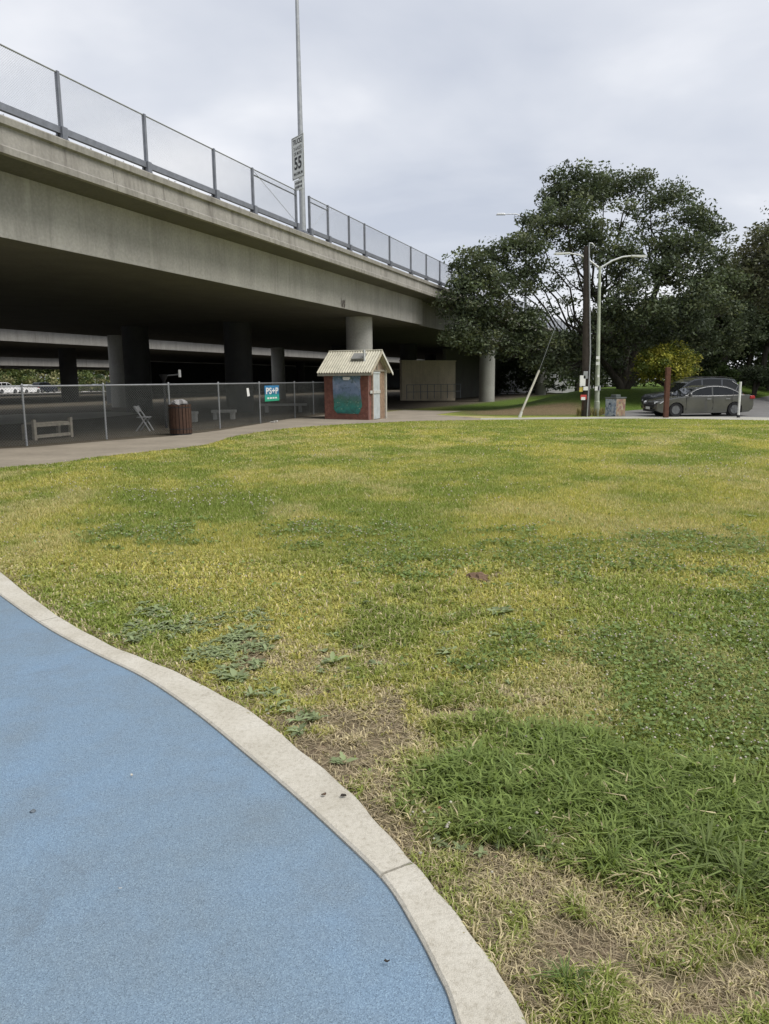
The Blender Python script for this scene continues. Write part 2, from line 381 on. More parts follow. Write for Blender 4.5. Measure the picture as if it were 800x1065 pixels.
def ground_sheet():
    rows = [-0.97, -0.6, -0.2] + list(np.geomspace(0.9, 60, 330) - 0.9 + 0.2) + list(np.geomspace(62, 900, 30))
    rows = np.array([-60, -20, -6, -2] + rows); nx = 361
    t = np.linspace(-1, 1, nx); t = np.sign(t) * (0.55 * np.abs(t) + 0.45 * np.abs(t) ** 5)
    half = np.where(rows < 70, 3.2 + np.maximum(rows, 0) * 1.5, 3.2 + rows * 1.5); half[:4] = (70, 30, 12, 5)
    half[0] = 70
    Xg = half[:, None] * t[None, :]; Yg = np.repeat(rows[:, None], nx, 1)
    x = Xg.ravel(); y = Yg.ravel()
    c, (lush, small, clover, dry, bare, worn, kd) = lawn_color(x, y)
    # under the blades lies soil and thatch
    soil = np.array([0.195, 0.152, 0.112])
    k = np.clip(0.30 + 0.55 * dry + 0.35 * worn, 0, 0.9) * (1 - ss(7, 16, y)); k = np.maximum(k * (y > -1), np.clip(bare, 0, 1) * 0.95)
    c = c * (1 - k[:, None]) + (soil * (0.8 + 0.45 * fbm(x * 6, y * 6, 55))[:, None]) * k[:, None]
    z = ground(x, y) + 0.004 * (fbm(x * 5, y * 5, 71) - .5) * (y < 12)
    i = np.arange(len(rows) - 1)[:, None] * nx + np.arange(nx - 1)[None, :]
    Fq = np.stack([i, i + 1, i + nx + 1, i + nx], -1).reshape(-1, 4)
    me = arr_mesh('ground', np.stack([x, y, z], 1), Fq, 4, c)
    b = NB('turf_and_earth'); a = b.n('ShaderNodeAttribute', attribute_name='Col'); p = b.pos()
    n1 = b.noise(p, 30, 5, 0.7); n2 = b.noise(b.pos((1, 1, 1)), 220, 3, 0.6); n3 = b.noise(b.pos((1.0, 0.6, 1)), 5.5, 5, 0.65)
    m1 = b.ramp(n1, [(0.28, (0.55, 0.6, 0.55)), (0.72, (1.4, 1.36, 1.4))]); m2 = b.ramp(n2, [(0.3, (0.7, 0.7, 0.68)), (0.7, (1.3, 1.28, 1.25))]); m3 = b.ramp(n3, [(0.3, (0.78, 0.84, 0.75)), (0.7, (1.2, 1.16, 1.2))])
    cc = b.mix(1, b.mix(1, b.mix(1, a.outputs[0], m1, 'MULTIPLY'), m2, 'MULTIPLY'), m3, 'MULTIPLY')
    h = b.math('ADD', n1, b.math('MULTIPLY', n2, 0.4))
    o = link('ground', me, b.bsdf(cc, 0.95, 0, b.bump(h, 0.9, 0.03), 0.1), smooth=True)
    tag(o, 'yellowish green park lawn with dry patches and bare earth', 'lawn', kind='structure')
ground_sheet()

def sheet(name, poly, dz, mat, label, cat, cell=0.7, follow=True, thick=0.0):
    """flat outline laid on the ground: clipped grid so that it follows the relief"""
    import bmesh
    bm = bmesh.new(); vs_ = [bm.verts.new((p[0], p[1], 0)) for p in poly]; bm.faces.new(vs_)
    bmesh.ops.triangulate(bm, faces=bm.faces[:])
    xs = [p[0] for p in poly]; ys = [p[1] for p in poly]
    for lo, hi, n in ((min(xs), max(xs), (1, 0, 0)), (min(ys), max(ys), (0, 1, 0))):
        k = max(1, int((hi - lo) / cell))
        for i in range(1, k):
            q = lo + (hi - lo) * i / k
            bmesh.ops.bisect_plane(bm, geom=bm.verts[:] + bm.edges[:] + bm.faces[:], plane_co=(q * n[0], q * n[1], 0), plane_no=n, clear_inner=False, clear_outer=False)
    bmesh.ops.recalc_face_normals(bm, faces=bm.faces[:])
    for f in bm.faces:
        if f.normal.z < 0: f.normal_flip()
    for v in bm.verts: v.co.z = (float(ground(v.co.x, v.co.y)) if follow else 0.0) + dz
    me = bpy.data.meshes.new(name); bm.to_mesh(me); bm.free()
    o = link(name, me, mat); tag(o, label, cat, kind='structure'); return o
# blue rubber play surface
b = NB('blue_rubber'); p = b.pos(); big = b.noise(p, 0.9, 5, 0.6); mid = b.noise(p, 3.2, 5, 0.65)
vor = b.n('ShaderNodeTexVoronoi'); vor.inputs['Scale'].default_value = 330; b.l(p, vor.inputs[0])
gr = b.noise(p, 260, 2, 0.6)
base = b.mix(b.ramp(big, [(0.32, (0, 0, 0)), (0.68, (1, 1, 1))]), (0.158, 0.212, 0.262), (0.162, 0.242, 0.338))
base = b.mix(b.math('MULTIPLY', b.ramp(mid, [(0.42, (0, 0, 0)), (0.75, (1, 1, 1))]), 0.55), base, (0.150, 0.184, 0.212))
sepc = b.n('ShaderNodeSeparateColor'); b.l(vor.outputs['Color'], sepc.inputs[0])
base = b.mix(0.75, base, b.ramp(sepc.outputs[0], [(0.0, (0.55, 0.55, 0.55)), (0.25, (0.9, 0.9, 0.9)), (0.75, (1.05, 1.05, 1.05)), (1.0, (1.55, 1.5, 1.4))]), 'MULTIPLY')
scuff = b.math('MULTIPLY', b.ramp(b.noise(b.pos((1, 1, 1)), 1.6, 6, 0.7, 0.6), [(0.60, (0, 0, 0)), (0.78, (1, 1, 1))]), 0.6)
base = b.mix(scuff, base, (0.105, 0.125, 0.142))
BLUE = b.bsdf(base, 0.92, 0, b.bump(vor.outputs['Distance'], 0.5, 0.004), 0.2)
sheet('play_surface', blue_poly, 0.012, BLUE, 'speckled blue rubber play surface with greyish worn patches', 'play surface', 0.8)
# concrete kerb round it, in cast lengths
b = NB('kerb_concrete'); p = b.pos(); n1 = b.noise(p, 3.0, 6, 0.65); n2 = b.noise(p, 60, 4, 0.7); n3 = b.noise(p, 320, 2)
cc = b.ramp(n1, [(0.25, (0.37, 0.345, 0.285)), (0.55, (0.455, 0.43, 0.37)), (0.8, (0.50, 0.48, 0.425))])
cc = b.mix(0.8, cc, b.ramp(n2, [(0.25, (0.68, 0.66, 0.62)), (0.5, (1, 1, 1)), (0.8, (1.12, 1.12, 1.12))]), 'MULTIPLY')
cc = b.mix(0.5, cc, b.ramp(n3, [(0.3, (0.6, 0.6, 0.6)), (0.6, (1.1, 1.1, 1.1))]), 'MULTIPLY')
cc = b.mix(b.math('MULTIPLY', b.ramp(b.noise(p, 9, 5, 0.7), [(0.60, (0, 0, 0)), (0.75, (1, 1, 1))]), 0.4), cc, (0.20, 0.17, 0.13))
CURBM = b.bsdf(cc, 0.9, 0, b.bump(b.math('ADD', n2, n3), 0.5, 0.004), 0.2)
kerb = thing('play_area_kerb', 'pale concrete kerb curving between the blue play surface and lawn', 'kerb', (0, 0, 0)); del kerb['category']; kerb['kind'] = 'structure'
co = np.array(curb_out); n_c = len(co)
ci_line = curb_in
def nearest_in(p):
    best = None
    for i in range(len(ci_line) - 1):
        a = np.array(ci_line[i]); d = np.array(ci_line[i + 1]) - a; t = np.clip(((p - a) @ d) / (d @ d + 1e-9), 0, 1); q = a + d * t
        if best is None or np.hypot(*(q - p)) < best[0]: best = (np.hypot(*(q - p)), q)
    return best[1]
seams = []
for spx in ((60, 644), (452, 903), (-1, -1)):
    if spx[0] > 0: g_ = gp(*spx); seams.append(int(np.argmin(np.hypot(co[:, 0] - g_[0], co[:, 1] - g_[1]))))
seams = [0] + sorted(seams) + [n_c - 1]
for a_, z_ in zip(seams[:-1], seams[1:]):
    idx = list(range(a_, z_ + 1)); O = [co[i].copy() for i in idx]; I = [nearest_in(q) for q in O]
    for arr in (O, I):                                           # open joint between lengths
        if a_ != 0: arr[0] = arr[0] + (arr[1] - arr[0]) / np.hypot(*(arr[1] - arr[0])) * 0.005
        if z_ != n_c - 1: arr[-1] = arr[-1] + (arr[-2] - arr[-1]) / max(np.hypot(*(arr[-2] - arr[-1])), 1e-3) * 0.005
    Vv = []; Ff = []; m = len(O); rr = random.Random(a_)
    wob = [0.004 * math.sin(i * .43) + 0.003 * math.sin(i * 1.03 + 1) + rr.uniform(-.0012, .0012) for i in range(m)]
    for i in range(m):
        nrm = (O[i] - I[i]) / np.hypot(*(O[i] - I[i]))
        q = [(I[i] - nrm * 0.002, -0.08), (I[i] - nrm * 0.001, 0.020), (I[i] + nrm * 0.008, 0.027), (O[i] + nrm * (wob[i] - 0.012), 0.030), (O[i] + nrm * wob[i], 0.020), (O[i] + nrm * wob[i], -0.08)]
        Vv += [(u_[0], u_[1], h_) for u_, h_ in q]
    for i in range(m - 1):
        for k in range(5): Ff.append((i * 6 + k, i * 6 + k + 1, (i + 1) * 6 + k + 1, (i + 1) * 6 + k))
    Ff.append(tuple(range(5, -1, -1))); Ff.append(tuple((m - 1) * 6 + k for k in range(6)))
    mb = MB(); mb.add(Vv, Ff)
    import bmesh as _bm
    o = mb.build('kerb_segment', CURBM, kerb); bb = _bm.new(); bb.from_mesh(o.data); _bm.ops.recalc_face_normals(bb, faces=bb.faces[:]); bb.to_mesh(o.data); bb.free()
# footpath, far walk and road
PATHM = plain('path_asphalt', (0.245, 0.215, 0.172), 0.95, 0, 0.22, 0.9, 0.15, 0.3)
sheet('footpath', path_poly, 0.012, PATHM, 'worn greyish tan footpath running along the chain link fence', 'footpath')
sheet('sidewalk', walk_poly, 0.016, concrete('walk_concrete', (0.36, 0.35, 0.30), 0.2), 'narrow pale concrete edging along the far side of lawn', 'sidewalk')
ROADM = plain('road_asphalt', (0.145, 0.142, 0.138), 0.9, 0, 0.18, 1.5, 0.2, 0.3)
sheet('road', road_poly, 0.010, ROADM, 'grey asphalt parking road beyond the lawn', 'road', 1.2)
# pale street under the overpasses, seen through the fence
def bpt(s, v, z=0.0):
    """point on the overpass grid: s metres along, v metres away to the far side"""
    return (BO + s * 0.3516 - v * 0.9361, s * 0.9361 + v * 0.3516, z)
st = [bpt(s, v)[:2] for s, v in ((0, 11.8), (33, 11.8), (38, 13.0), (40, 16.5), (36, 19.5), (0, 19.5))]
sheet('underpass_slab', st, 0.012, plain('street_concrete', (0.34, 0.33, 0.28), 0.9, 0, 0.15, 1.0), 'pale concrete slab beneath the overpass behind the fence', 'slab', 3)
st = [bpt(s, v)[:2] for s, v in ((40, 92), (220, 92), (220, 104), (40, 104))]
sheet('cross_street', st, 0.02, plain('far_street', (0.33, 0.32, 0.30), 0.9, 0, 0.15, 1.0), 'bright street with parked cars beyond the last overpass', 'street', 6)

# ------------------------------------------------------------------ overpasses
DV = Vector((0.3516, 0.9361, 0)); NV = Vector((-0.9361, 0.3516, 0)); UZ = Vector((0, 0, 1)); AX = (DV, NV, UZ)
def sweep(prof, s0, s1, n=1):
    """closed (v,z) outline swept along the overpass"""
    mb = MB(); k = len(prof); V_ = []
    for i in range(n + 1):
        s = s0 + (s1 - s0) * i / n
        V_ += [bpt(s, v, z) for v, z in prof]
    Fc = [(i * k + j, i * k + (j + 1) % k, (i + 1) * k + (j + 1) % k, (i + 1) * k + j) for i in range(n) for j in range(k)]
    Fc += [tuple(range(k - 1, -1, -1)), tuple(n * k + j for j in range(k))]
    return mb.add(V_, Fc)
def fascia_hit(px, py, v):
    r_ = ray(px, py); lo, hi = 2.0, 300.0
    g_ = lambda y: bridge_v(r_[0] / r_[1] * y, y) - v
    for _ in range(80):
        m = (lo + hi) / 2
        if (g_(m) < 0) == (g_(lo) < 0): lo = m
        else: hi = m
    return Vector((r_[0] / r_[1] * lo, lo, EYE + r_[2] / r_[1] * lo))
def column(mb, s, v, r, z1, z0=None, sides=28):
    x, y, _ = bpt(s, v); z0 = float(ground(x, y)) - 0.15 if z0 is None else z0
    mb.lathe([(r, z0), (r, z1 - 0.02)], (x, y, 0), sides)
JOINT = 0.5 * (44.64 * 1.0682 + 0.3) + 24.2          # expansion joint, s along the edge
JOINT = (44.64 - 0.3516 * 0.8) / 0.9361
ov = thing('freeway_overpass', 'long grey concrete overpass with fenced barrier and flat dark underside', 'overpass', bpt(40, 10, 0))
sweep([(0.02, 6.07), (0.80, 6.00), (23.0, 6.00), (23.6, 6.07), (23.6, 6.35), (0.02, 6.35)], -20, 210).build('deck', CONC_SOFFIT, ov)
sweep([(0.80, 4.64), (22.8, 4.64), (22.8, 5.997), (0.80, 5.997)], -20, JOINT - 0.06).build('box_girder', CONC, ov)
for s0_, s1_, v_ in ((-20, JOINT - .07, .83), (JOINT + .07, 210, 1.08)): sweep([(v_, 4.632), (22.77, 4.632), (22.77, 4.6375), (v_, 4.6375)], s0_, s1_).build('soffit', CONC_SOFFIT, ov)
sweep([(1.05, 4.64), (22.8, 4.64), (22.8, 5.997), (1.05, 5.997)], JOINT + 0.06, 210).build('box_girder', CONC, ov)
# barrier: cast lengths with a ledge along the foot
prof = [(-0.12, 6.06), (-0.12, 6.19), (-0.085, 6.215), (-0.05, 6.235), (-0.02, 6.60), (-0.10, 6.625), (-0.11, 6.755), (-0.08, 6.785), (0.28, 6.785), (0.28, 6.356), (0.017, 6.356), (0.017, 6.06)]
s = -20
while s < 205:
    e_ = min(s + 8.13, 205); sweep(prof, s + 0.006, e_ - 0.006).build('barrier', CONC_BEAM, ov); s = e_
sweep([(23.3, 6.36), (23.3, 7.05), (23.55, 7.05), (23.55, 6.36)], -20, 205).build('barrier', CONC_BEAM, ov)
COLS = [38.9, 65.0, 90.8]; cs = [(y - 0.3516 * 2.0) / 0.9361 for y in COLS]; dS = (cs[2] - cs[0]) / 2
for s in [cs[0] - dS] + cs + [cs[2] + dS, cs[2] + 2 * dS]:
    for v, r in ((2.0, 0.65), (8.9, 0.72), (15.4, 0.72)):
        mb = MB(); column(mb, s, v, r, 4.66); mb.build('column', CONC_COL if v < 5 else COL_SHADE, ov, smooth=True)
for px_ in (126, 290.5):                                            # outer columns, lit from the gap between the decks
    hh = fascia_hit(px_, 415, 21.6); mb = MB(); column(mb, (hh.y - 0.3516 * 21.6) / 0.9361, 21.6, 0.62, 4.66); mb.build('column', CONC_COL, ov, smooth=True)
# scrawl on the girder
g0 = None
def scrawl(parent, c, axu, axw, nrm, size, mat, seed, n=5):
    rr = random.Random(seed); mb = MB(); c = Vector(c)
    for k in range(n):
        x0 = (k / n - 0.5) * size + rr.uniform(-.03, .03); pts = []
        for q in range(5):
            pts.append(c + axu * (x0 + rr.uniform(-.10, .10) * size) + axw * ((q / 4 - 0.5) * size * rr.uniform(.5, 1.0)) + nrm * (0.012 + 0.002 * k))
        for a_, b_ in zip(pts[:-1], pts[1:]):
            d = (b_ - a_); w = d.cross(nrm).normalized() * 0.022 * size / 0.55
            mb.add([a_ - w, a_ + w, b_ + w, b_ - w], [(0, 1, 2, 3)])
    return mb.build('graffiti', mat, parent)
tag(scrawl(ov, fascia_hit(357, 315.5, 0.8), DV, UZ, -NV, 0.42, plain('faded_spray_paint', (0.05, 0.03, 0.03), 0.8), 3), 'small dark graffiti scrawl near the girder edge')
def far_overpass(label, v0, v1, zb, s0, s1, cols, name='freeway_overpass'):
    t = thing(name, label, 'overpass', bpt(60, v0 + 6, 0))
    sweep([(v0, zb), (v1, zb), (v1, zb + 1.5), (v0, zb + 1.5)], s0, s1).build('box_girder', CONC, t)
    sweep([(v0 + .03, zb - .008), (v1 - .03, zb - .008), (v1 - .03, zb - .0025), (v0 + .03, zb - .0025)], s0, s1).build('soffit', CONC_SOFFIT, t)
    sweep([(v0 - 0.9, zb + 1.503), (v1 + 0.9, zb + 1.503), (v1 + 0.9, zb + 1.85), (v0 - 0.9, zb + 1.85)], s0, s1).build('deck', CONC_SOFFIT, t)
    for q in (v0 - 0.9, v1 + 0.65):
        sweep([(q, zb + 1.853), (q + 0.25, zb + 1.853), (q + 0.25, zb + 2.65), (q, zb + 2.65)], s0, s1).build('barrier', CONC_BEAM, t)
    for s, v, r in cols:
        mb = MB(); column(mb, s, v, r, zb + 0.02); mb.build('column', COL_SHADE if r > .65 else CONC_COL, t, smooth=True)
    return t
def col_s(px, v, z=1.5):
    h_ = fascia_hit(px, 410, v); return (h_.y - 0.3516 * v) / 0.9361
far_overpass('second grey concrete overpass behind the wide near one', 32.0, 58.0, 4.62, 10, 230,
             [(col_s(-70, 34.0), 34.0, 0.62), (col_s(73, 37), 37, 0.72), (col_s(313, 42), 42, 0.7), (col_s(240, 46), 46, 0.7), (col_s(345, 36), 36, 0.7)])
far_overpass('third low concrete overpass farthest back before the sunlit trees', 67.0, 84.0, 3.95, 10, 260,
             [(col_s(-60, 70), 70, .6), (col_s(210, 70), 70, .6), (col_s(300, 72), 72, .6)])

# ------------------------------------------------------------------ chain link helper
def chain_link(a, b_, z0, z1, pitch=0.07, r=0.0022, mb=None):
    """woven wire panel between two points; diagonal strands both ways"""
    mb = mb or MB(); a = Vector(a); b_ = Vector(b_); a.z = b_.z = 0; L = (b_ - a).length; u = (b_ - a) / L; h = z1 - z0
    nrm = Vector((-u.y, u.x, 0)); k = -h
    while k < L:
        for sgn in (1, -1):
            # strand along (t, k + t) for t in 0..h ; clipped in 0..L
            t0 = max(0, -k); t1 = min(h, L - k)
            if t1 - t0 > 0.02:
                x0, x1 = k + t0, k + t1
                za, zb = (z0 + t0, z0 + t1) if sgn > 0 else (z1 - t0, z1 - t1)
                P0 = a + u * x0 + UZ * za; P1 = a + u * x1 + UZ * zb; d = (P1 - P0).normalized(); w = d.cross(nrm).normalized()
                off = nrm * (0.0015 * sgn)
                A = [nrm * r, (w * 0.87 - nrm * 0.5) * r, (-w * 0.87 - nrm * 0.5) * r]
                mb.add([P0 + off + q for q in A] + [P1 + off + q for q in A], [(0, 1, 4, 3), (1, 2, 5, 4), (2, 0, 3, 5)])
        k += pitch
    return mb

# ------------------------------------------------------------------ fence on the overpass
posts_y = [14.6, 17.91, 20.65, 23.59, 25.64, 28.45, 29.45, 30.96, 32.89, 34.48, 37.4, 40.31, 42.74, 45.13, 47.41]
while posts_y[-1] < 110: posts_y.append(posts_y[-1] + 2.6)
posts_y = [9.2, 11.9] + posts_y
ps = [y / 0.9361 for y in posts_y]
bf = thing('barrier_fence', 'tall wire mesh fence with steel posts on the overpass barrier', 'fence', bpt(ps[5], 0.08, 6.785))
for s in ps:
    mb = MB(); mb.box(bpt(s, 0.06, 7.49), (0.075, 0.075, 1.41), AX); post = mb.build('post', GALV_DARK, bf)
    mb = MB(); mb.box(bpt(s, 0.06, 6.80), (0.24, 0.2, 0.03), AX); mb.box(bpt(s, -0.02, 6.93), (0.16, 0.06, 0.25), AX); mb.box(bpt(s, 0.12, 6.93), (0.16, 0.04, 0.25), AX)
    mb.build('base_bracket', GALV_DARK, post)
for i, (a_, b_) in enumerate(zip(ps[:-1], ps[1:])):
    if b_ - a_ < 1.2: continue                                      # gap where the lamp stands
    lod = 1 if a_ < 70 else 2
    mb = chain_link(bpt(a_ + 0.04, 0.06), bpt(b_ - 0.04, 0.06), 7.06, 8.17, 0.05 * lod, 0.0021 * lod); o = mb.build('wire_mesh', WIRE, bf)
    mb = MB(); mb.tube([bpt(a_ + 0.039, 0.06, 8.17), bpt(b_ - 0.039, 0.06, 8.17)], 0.018, 6); mb.build('top_rail', GALV, bf)
    mb = MB(); mb.box(bpt((a_ + b_) / 2, 0.05, 6.985), (b_ - a_ - 0.08, 0.09, 0.14), AX); mb.build('bottom_rail', GALV_DARK, bf)
    if 25.5 / .9361 < a_ < 30 / .9361:
        z_ = (8.1, 7.08) if a_ < 28 / .9361 else (7.08, 8.1)
        mb = MB(); mb.tube([bpt(a_ + 0.06, 0.03, z_[0]), bpt(b_ - 0.06, 0.03, z_[1])], 0.007, 5); mb.build('brace_rod', GALV, bf)
        mb = MB(); mb.tube([bpt(a_ + 0.039, 0.06, 8.0), bpt(b_ - 0.039, 0.06, 8.0)], 0.022, 6); mb.build('upper_rail', GALV_DARK, bf)

# dry weeds and grit along the barrier top
def tuft_mesh(name, centers, length, width, n, colr, rng, lean=0.5, var=0.35):
    V_ = []; C_ = []
    for c in centers:
        m = n; az = rng.uniform(0, 2 * math.pi, m); ln = length * rng.uniform(0.5, 1.1, m); le = lean * rng.uniform(0.15, 1.0, m)
        d = np.stack([np.cos(az), np.sin(az), np.zeros(m)], 1); w = np.stack([-np.sin(az), np.cos(az), np.zeros(m)], 1) * width
        b0 = np.array(c) + d * rng.uniform(0, 0.25, (m, 1)) * length * .3; up_ = np.array([0, 0, 1.0])
        mid = b0 + d * (ln * le * 0.45)[:, None] + up_ * (ln * 0.6)[:, None]; tip = b0 + d * (ln * le * 1.2)[:, None] + up_ * (ln * (1.0 - 0.55 * le))[:, None]
        V_.append(np.stack([b0 - w, b0 + w, mid - w * .8, mid + w * .8, tip], 1).reshape(-1, 3))
        cc = np.array(colr) * (1 + var * (rng.random((m, 1)) - .5) * 2); C_.append(np.repeat(cc, 5, 0))
    V_ = np.concatenate(V_); C_ = np.concatenate(C_); k = np.arange(len(V_) // 5)[:, None] * 5
    T = np.concatenate([k + [0, 1, 3], k + [0, 3, 2], k + [2, 3, 4]])
    return arr_mesh(name, V_, T, 3, C_)
cen = [bpt(RNG.uniform(14, 30), -0.05 + RNG.uniform(0, .1), 6.785) for _ in range(50)]
o = link('barrier_weeds', tuft_mesh('barrier_weeds', cen, 0.07, 0.004, 9, (0.09, 0.075, 0.05), RNG, 0.9), GRASS)
tag(o, 'sparse dry weeds growing along the overpass barrier top', 'weeds', kind='stuff')

# ------------------------------------------------------------------ lamp standing on the overpass and its speed sign
lamp_s = 29.0 / 0.9361; lb = Vector(bpt(lamp_s, 0.10, 6.785))
t = thing('street_light', 'tall slim grey lamp pole rising from the overpass barrier', 'street light', lb)
mb = MB(); mb.tube([lb, lb + UZ * 0.02, lb + UZ * 1.6, lb + UZ * 8.6], [0.115, 0.115, 0.105, 0.055], 14); mb.build('pole', GALV, t, smooth=True)
mb = MB(); mb.box(lb + UZ * 0.03, (0.4, 0.34, 0.05), AX); mb.box(lb + UZ * 0.09, (0.3, 0.26, 0.07), AX, 0.8); mb.build('base_plate', GALV_DARK, t)
mb = MB(); q0 = lb + UZ * 8.55; mb.tube([q0, q0 + NV * 0.6 + UZ * 0.5, q0 + NV * 2.0 + UZ * 0.85, q0 + NV * 3.0 + UZ * 0.9], [0.05, 0.045, 0.04, 0.035], 8); mb.build('arm', GALV, t, smooth=True)
mb = MB(); mb.box(q0 + NV * 3.3 + UZ * 0.9, (0.28, 0.7, 0.14), AX, 0.7); mb.build('lamp_head', LAMPGREY, t, bevel=0.03)
# sign faces traffic/camera: plane from bottom-left to right rising with perspective of the road direction
SA = Vector((0.58, -0.815, 0)).normalized(); SNr = SA.cross(UZ).normalized()
def text_part(s, parent, origin, ax, nrm, size, mat, bold=0.012, width=None, name='lettering'):
    cu = bpy.data.curves.new(name, 'FONT'); cu.body = s; cu.size = size; cu.align_x = 'CENTER'; cu.align_y = 'CENTER'; cu.offset = bold * size; cu.resolution_u = 3
    tmp = bpy.data.objects.new('tmp', cu); col.objects.link(tmp); dg = bpy.context.evaluated_depsgraph_get(); dg.update()
    me = bpy.data.meshes.new_from_object(tmp.evaluated_get(dg)); bpy.data.objects.remove(tmp); bpy.data.curves.remove(cu)
    co_ = np.zeros(len(me.vertices) * 3); me.vertices.foreach_get('co', co_); co_ = co_.reshape(-1, 3)
    w = co_[:, 0].max() - co_[:, 0].min(); k = (width / w) if width else 1.0
    o_ = Vector(origin); P = [o_ + Vector(ax) * (c[0] * k) + UZ * c[1] + Vector(nrm) * 0.004 for c in co_]
    off = world_loc(parent)
    me.vertices.foreach_set('co', np.array([tuple(q - off) for q in P]).ravel()); me.materials.clear(); me.update()
    return link(name, me, mat, parent, local=True)
def plate(mb, c, ax, w, h, th=0.012):
    n = Vector(ax).cross(UZ).normalized(); return mb.box(c, (w, th, h), (Vector(ax), n, UZ))
SC = lb + SNr * 0.125 + UZ * 2.60
t = thing('speed_sign', 'white truck speed limit sign reading 55 on overpass lamp pole', 'sign', SC)
mb = MB(); plate(mb, SC, SA, 0.86, 1.42); mb.build('panel', SIGNW, t)
mb = MB(); f0 = SC + SNr * 0.0075
for dx, dz, w_, h_ in ((0, 0.68, 0.82, 0.016), (0, -0.68, 0.82, 0.016), (-0.402, 0, 0.016, 1.344), (0.402, 0, 0.016, 1.344)): plate(mb, f0 + SA * dx + UZ * dz, SA, w_, h_, 0.003)
mb.build('border', INK, t)
f1 = SC + SNr * 0.006
text_part('TRUCKS', t, f1 + UZ * 0.52, SA, SNr, 0.24, INK, 0.02, 0.66)
text_part('3 AXLES', t, f1 + UZ * 0.30, SA, SNr, 0.17, INK, 0.01, 0.56)
text_part('OR MORE', t, f1 + UZ * 0.13, SA, SNr, 0.17, INK, 0.01, 0.56)
text_part('55', t, f1 - UZ * 0.21, SA, SNr, 0.56, INK, 0.03, 0.52)
text_part('MAXIMUM', t, f1 - UZ * 0.54, SA, SNr, 0.15, INK, 0.012, 0.62)
mb = MB(); mb.tube([lb + UZ * 3.0 - SA * .14, lb + UZ * 3.0 + SA * .14], 0.02, 6); mb.tube([lb + UZ * 2.2 - SA * .14, lb + UZ * 2.2 + SA * .14], 0.02, 6); mb.build('clamp', GALV_DARK, t)
PC = lb + SNr * 0.125 + UZ * 1.68
t = thing('sign_plate', 'small white plate mounted below the 55 sign', 'sign', PC)
mb = MB(); plate(mb, PC, SA, 0.62, 0.36); mb.build('panel', SIGNW, t)
mb = MB()
for r_ in (0.07, -0.07):
    for k in range(5): plate(mb, PC + SNr * 0.008 + SA * (-0.2 + 0.1 * k) + UZ * r_, SA, 0.07, 0.09 * (0.7 + .3 * ((k * 7) % 3) / 2), 0.003)
mb.build('lettering', INK, t)
# lamp on the far side of the overpass, peeping over the oak
p_ = aty(524, 222, 62); t = thing('street_light', 'curved lamp arm peeping out left of the oak crown above overpass', 'street light', (p_[0] + 1.9, 62.5, 6.36))
b0 = Vector((p_[0] + 1.9, 62.5, 6.36)); top = Vector((p_[0] + 1.9, 62.5, p_[2] - 0.5))
mb = MB(); mb.tube([b0, top], [0.11, 0.06], 10); mb.build('pole', GALV, t, smooth=True)
mb = MB(); mb.tube([top, top + Vector((-0.35, 0, 0.38)), top + Vector((-0.9, 0, 0.56)), top + Vector((-1.75, 0, 0.55))], [0.05, 0.045, 0.04, 0.035], 8); mb.build('arm', LAMPGREY, t, smooth=True)
mb = MB(); mb.box(top + Vector((-2.05, 0, 0.56)), (0.75, 0.26, 0.15), None, 0.75); mb.build('lamp_head', LAMPGREY, t, bevel=0.04)

# ------------------------------------------------------------------ fence under the overpass
fpx = [(28, 463, 19.7), (111, 456, 21.8), (178, 452, 23.9), (229, 446, 26.4), (271, 440, 29.4), (307, 433, 33.4)]
FP = [(-14.6, 15.2), (-12.2, 17.0)] + [(float(ray(px, py)[0] / ray(px, py)[1] * y), y) for px, py, y in fpx] + [(-3.35, 37.2), (-2.75, 40.6), (-2.1, 44)]
cf = thing('chain_link_fence', 'chain link fence with steel posts along footpath beneath the overpass', 'fence', (*FP[3], 0))
for (x, y) in FP:
    mb = MB(); mb.tube([(x, y, -0.1), (x, y, 1.53)], 0.027, 10); mb.lathe([(0.033, 1.525), (0.033, 1.55), (0.012, 1.575)], (x, y, 0), 10); mb.build('post', GALV, cf, smooth=True)
for a_, b_ in zip(FP[:-1], FP[1:]):
    A = Vector((*a_, 0)); B = Vector((*b_, 0)); u = (B - A).normalized()
    mb = MB(); mb.tube([A + u * .035 + UZ * 1.505, B - u * .035 + UZ * 1.505], 0.024, 8); mb.build('top_rail', GALV, cf, smooth=True)
    off = Vector((u.y, -u.x, 0)) * 0.04
    chain_link(A + off, B + off, 0.02, 1.49, 0.075, 0.0024).build('wire_mesh', WIRE_LOW, cf)

# signs and notices on that fence
def fence_pt(px, py):
    """where the sight line meets the plane of the fence"""
    r_ = ray(px, py)
    for (x0, y0), (x1, y1) in zip(FP[:-1], FP[1:]):
        d = np.array([x1 - x0, y1 - y0]); den = r_[0] * d[1] - r_[1] * d[0]
        k = (r_[0] * -y0 - r_[1] * -x0) / den if abs(den) > 1e-9 else -1
        q = np.array([x0, y0]) + d * k
        if 0 <= k <= 1: t_ = q[1] / r_[1]; return Vector((q[0], q[1], EYE + r_[2] * t_)), Vector((*d, 0)).normalized()
p0, u0 = fence_pt(281.5, 409); n0 = Vector((u0.y, -u0.x, 0)); p0 = p0 + n0 * 0.06
wS = 17 / 811 * p0.y / max(0.3, abs(u0.x * 1.0 - u0.y * p0.x / p0.y)); wS = min(wS, 1.6); hS = 16 / 811 * p0.y
t = thing('banner_sign', 'blue and green banner sign with white lettering tied to chain link fence', 'sign', p0)
b = NB('banner_print'); g_ = b.n('ShaderNodeNewGeometry'); sx = b.n('ShaderNodeSeparateXYZ'); b.l(g_.outputs['Position'], sx.inputs[0])
